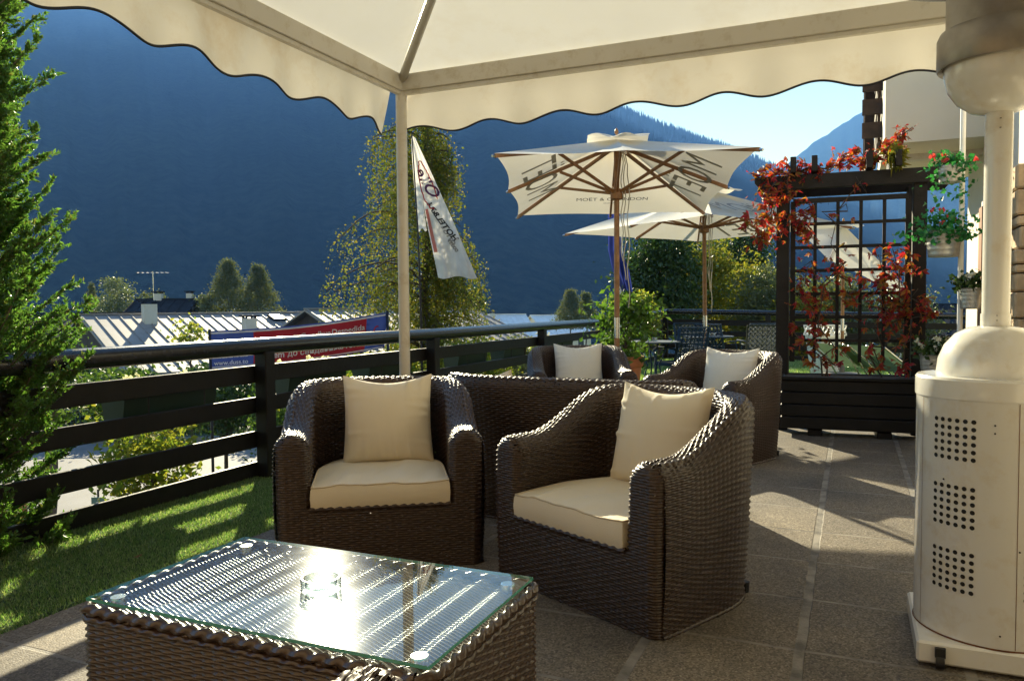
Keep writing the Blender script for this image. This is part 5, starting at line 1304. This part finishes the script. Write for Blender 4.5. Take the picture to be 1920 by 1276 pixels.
# green metal fence along the far side of the road, in front of the hedge
fn0 = (*cw(-14.5, 21.2), -2.52); fo = empty('road_fence', fn0, YAW); tag(fo, 'green metal bar fence on the far side of the road', 'fence')
q = MB(); q.bar((0, 0, .95), (13, 1.0, .95), .04, .04); q.bar((0, 0, .18), (13, 1.0, .18), .03, .03); q.build('fence_rail', M_FENCEG, fo)
q = MB()
for i in range(110): t = i/110; q.bar((13*t, t, .15), (13*t, t, .95), .018, .018, up=(0, 1, 0))
q.build('fence_bars', M_FENCEG, fo)
q = MB(); q.bar((0, .06, .0), (13, 1.06, .0), .25, .26); q.build('fence_kerb', M_CONC, fo)
sb = (*pt(175, 13.2), -2.5); sg = empty('sign_board', sb, YAW); tag(sg, 'small green sign board on a short post by the road', 'sign')
q = MB(); q.box((0, 0, .30), (.24, .03, .38), 0, .006); q.build('board', mat('sign_green', (.10, .2, .18), .5), sg); q = MB(); q.tube([(-.02, .03, 0), (-.02, .03, .62)], .018, 8); q.build('post', M_TRIM, sg)
V, F = text_np('9', .2); q = MB(); q.add(np.c_[V[:, 0], np.full(len(V), -.018), V[:, 1] + .34], F); q.build('lettering', M_WHITEP, sg)
for k, px in enumerate((31, 8)):
    bo_ = empty('bollard', (*pt(px, 13.3 + .5*k), -2.5)); tag(bo_, ('brown roadside bollard nearer the cypress trunk' if k == 0 else 'grey roadside bollard at the very left edge'), 'bollard', 'roadside bollards')
    q = MB(); q.lathe([(.07, 0), (.07, .5), (.05, .55), (.0, .56)], n=14, cap=False); q.build('shaft', M_TERRA if k == 0 else M_CONC, bo_, smooth=True, sharp=40)
    q = MB(); q.lathe([(.074, .42), (.074, .47)], n=14, cap=False); q.build('band', M_WHITEP, bo_)

# ==================================================================== HOUSES
def house(name, label, A, ang, L, hf, hb, drop, mroof, mwall, chim=(), sky=(), seam=.55, dorm=(), zg=None, windows=0):
    """A: ridge start (X,Y,z) in metres from the camera; ang: ridge direction; hf/hb: run of the front/back slope"""
    x, y = cw(A[0], A[1]); zg = ground_z(A[1]) if zg is None else zg
    root = empty(name, (x, y, zg), ang + YAW); tag(root, label, 'house'); zr = A[2] - zg
    sl = drop/hf; q = MB(); dz = .10
    for s_, run in ((-1, hf), (1, hb)):
        q.add([(-.4, 0, zr), (L+.4, 0, zr), (L+.4, s_*run, zr-sl*run), (-.4, s_*run, zr-sl*run), (-.4, 0, zr-dz), (L+.4, 0, zr-dz), (L+.4, s_*run, zr-sl*run-dz), (-.4, s_*run, zr-sl*run-dz)],
              [(0, 1, 2, 3) if s_ > 0 else (3, 2, 1, 0), (3, 2, 6, 7), (0, 3, 7, 4), (1, 5, 6, 2)])
        k = int(L/seam)
        for i in range(k+1):
            xx = -.3 + (L+.6)*i/k; q.bar((xx, 0, zr+.02), (xx, s_*run, zr-sl*run+.02), .05, .05, up=(0, 0, 1))
    q.bar((-.4, 0, zr+.04), (L+.4, 0, zr+.04), .22, .07)
    rf = q.build('roof', mroof, root)
    ins = .55; q = MB(); yb_, yf = hb-ins, -(hf-ins); zb_, zf = zr-sl*yb_-dz, zr+sl*yf-dz
    V = [(0, yf, 0), (L, yf, 0), (L, yb_, 0), (0, yb_, 0), (0, yf, zf), (L, yf, zf), (L, yb_, zb_), (0, yb_, zb_), (0, 0, zr-dz-.02), (L, 0, zr-dz-.02)]
    q.add(V, [(0, 1, 5, 4), (2, 3, 7, 6), (1, 2, 6, 9, 5), (3, 0, 4, 8, 7)]); q.build('wall', mwall, root)
    for i in range(windows):
        xx = L*(i+.5)/windows; q = MB(); q.box((xx, yf-.02, zf-1.1), (.9, .04, 1.1)); wn_ = q.build('window', M_WHITEPL, root); q = MB(); q.box((xx, yf-.045, zf-1.1), (.72, .02, .92)); q.build('pane', M_GLASSW, wn_)
        for gx, gy in ((L+.02, 0),):
            q = MB(); q.box((L+.02, yf*(.2+.4*(i % 2)), zf-.3-1.3*(i//2)), (.04, .7, .9)); q.build('window', M_GLASSW, root)
    for (cx, cy_, ch, cwid) in chim:
        zc = zr - sl*abs(cy_); q = MB(); q.box((cx, cy_, zc + ch/2 - .4), (cwid, cwid, ch+.8)); c_ = q.build('chimney', M_PLAST, rf); q = MB(); q.box((cx, cy_, zc+ch+.14), (cwid+.22, cwid+.22, .07))
        for a in (-1, 1):
            for b in (-1, 1): q.box((cx+a*cwid*.4, cy_+b*cwid*.4, zc+ch+.05), (.08, .08, .12))
        q.build('chimney_cap', M_ROOFD, c_)
    for (cx, cy_) in sky:
        zc = zr - sl*abs(cy_); q = MB(); q.bar((cx, cy_-.45, zc-sl*.45+.08), (cx, cy_+.45, zc+sl*.45+.08), .8, .12); s1 = q.build('skylight', M_ROOFD, rf); q = MB(); q.bar((cx, cy_-.38, zc-sl*.38+.15), (cx, cy_+.38, zc+sl*.38+.15), .62, .02); q.build('pane', M_WHITEPL, s1)
    for (cx, cy_, cwid) in dorm:
        zc = zr - sl*abs(cy_); q = MB(); q.add([(cx-cwid/2, cy_-.8, zc-.6), (cx+cwid/2, cy_-.8, zc-.6), (cx+cwid/2, cy_+.9, zc-.6), (cx-cwid/2, cy_+.9, zc-.6), (cx-cwid/2, cy_-.8, zc+.35), (cx+cwid/2, cy_-.8, zc+.35), (cx+cwid/2, cy_+.9, zc+.35), (cx-cwid/2, cy_+.9, zc+.35), (cx, cy_-.8, zc+.75), (cx, cy_+.9, zc+.75)],
            [(0, 1, 5, 8, 4), (1, 2, 6, 5), (3, 0, 4, 7), (5, 6, 9, 8), (4, 8, 9, 7)]); q.build('dormer', M_DARKW, rf)
        q = MB(); q.bar((cx-cwid/2-.15, cy_, zc+.28), (cx, cy_, zc+.82), 2.0, .05); q.bar((cx, cy_, zc+.82), (cx+cwid/2+.15, cy_, zc+.28), 2.0, .05); q.build('dormer_roof', M_ROOFW, rf)
    return root
RA = math.atan2(.648, .762)
house('metal_roof_house', 'long house with weathered grey standing-seam roof and white chimney at the left', (-21.7, 40, .92), RA, 17.5, 8.5, 6, 2.5, M_ROOFM, M_DARKW, chim=((2.6, -1.4, .95, .62), (7.0, -3.6, .8, .6)), sky=((9.6, -1.2), (14.5, -1.2)), dorm=((16.3, -2.4, 1.9),), windows=4)
house('metal_roof_house', 'house with grey seamed roof behind the birch tree', (-9.8, 38.4, 1.12), RA, 9.6, 7.5, 6, 2.35, M_ROOFM, M_DARKW, windows=3)
house('slate_roof_house', 'dark hipped-looking roof with antenna behind the grey metal roof', (-26.5, 56, 1.9), .1, 3.5, 5, 5, 1.9, M_ROOFD, M_DARKW, chim=((1.2, 0, .4, .5), (3.3, .2, .5, .4)))
house('slate_roof_house', 'low dark roof far left behind the cypress', (-36, 52, .95), .05, 12, 5, 5, 1.6, M_ROOFD, M_PLAST)
house('white_roof_house', 'house with sun-bright roof, left of the two pale roofs', (-3.6, 88, .3), R(15), 5.0, 6, 5, 2.6, M_ROOFW, M_WHITEW, windows=3, chim=((1.2, -1, .6, .5),))
house('white_roof_house', 'house with sun-bright roof, right of the two pale roofs', (2.6, 96, .1), R(20), 5.2, 6, 5, 2.4, M_ROOFW, M_WHITEW, windows=2)
house('slate_roof_house', 'dark roofed house seen right of the pergola above the far rail', (30.5, 60, 1.1), R(-35), 6, 5, 5, 2.2, M_ROOFD, M_PLAST)
an = empty('roof_antenna', (*cw(-25.6, 56), 1.7)); tag(an, 'thin television aerial above the dark roof', 'antenna')
q = MB(); q.tube([(0, 0, -.2), (0, 0, 2.2)], .03, 6); q.build('mast', M_STEEL, an); q = MB(); q.tube([(*cw(-1.1, 0), 2.1), (*cw(1.1, .3), 2.1)], .025, 5)
for t in np.linspace(-1, 1, 7): q.tube([(*cw(t, -.3), 2.1), (*cw(t, .3), 2.1)], .015, 4)
q.build('aerial_bars', M_STEEL, an)
# fallen leaves on the grass
for k, (px, pyy) in enumerate(((247, 1056), (354, 1047))):
    Yg = 1.17*FPX/(pyy-579); x, y = pt(px, Yg); r = np.random.default_rng(90+k)
    V, F = five_leaf([np.zeros(3)], .045, r, .1); V = V - V.mean(0); V[:, 2] = V[:, 2]*.3; q = MB(); q.add(V, F); o = q.build('fallen_leaf', M_RUST); o.location = (x, y, .026)
    tag(o, ('dry brown leaf lying on the grass, the left of two' if k == 0 else 'dry brown leaf on the grass nearest the glass table corner'), 'leaf', 'fallen leaves on the grass')

# ==================================================================== HAZE
hzb = MB(); hzb.box((0, 0, 440), (9600, 9600, 950)); hm = bpy.data.materials.new('valley_haze'); hm.use_nodes = True
hn = hm.node_tree.nodes; hl = hm.node_tree.links; hn.clear(); ho_ = hn.new('ShaderNodeOutputMaterial'); pv = hn.new('ShaderNodeVolumePrincipled')
pv.inputs['Color'].default_value = (.14, .36, 1.0, 1); pv.inputs['Absorption Color'].default_value = (1, 1, 1, 1); pv.inputs['Density'].default_value = .00027; pv.inputs['Anisotropy'].default_value = .12
hl.new(pv.outputs[0], ho_.inputs['Volume'])
tag(hzb.build('haze', hm), kind='stuff')
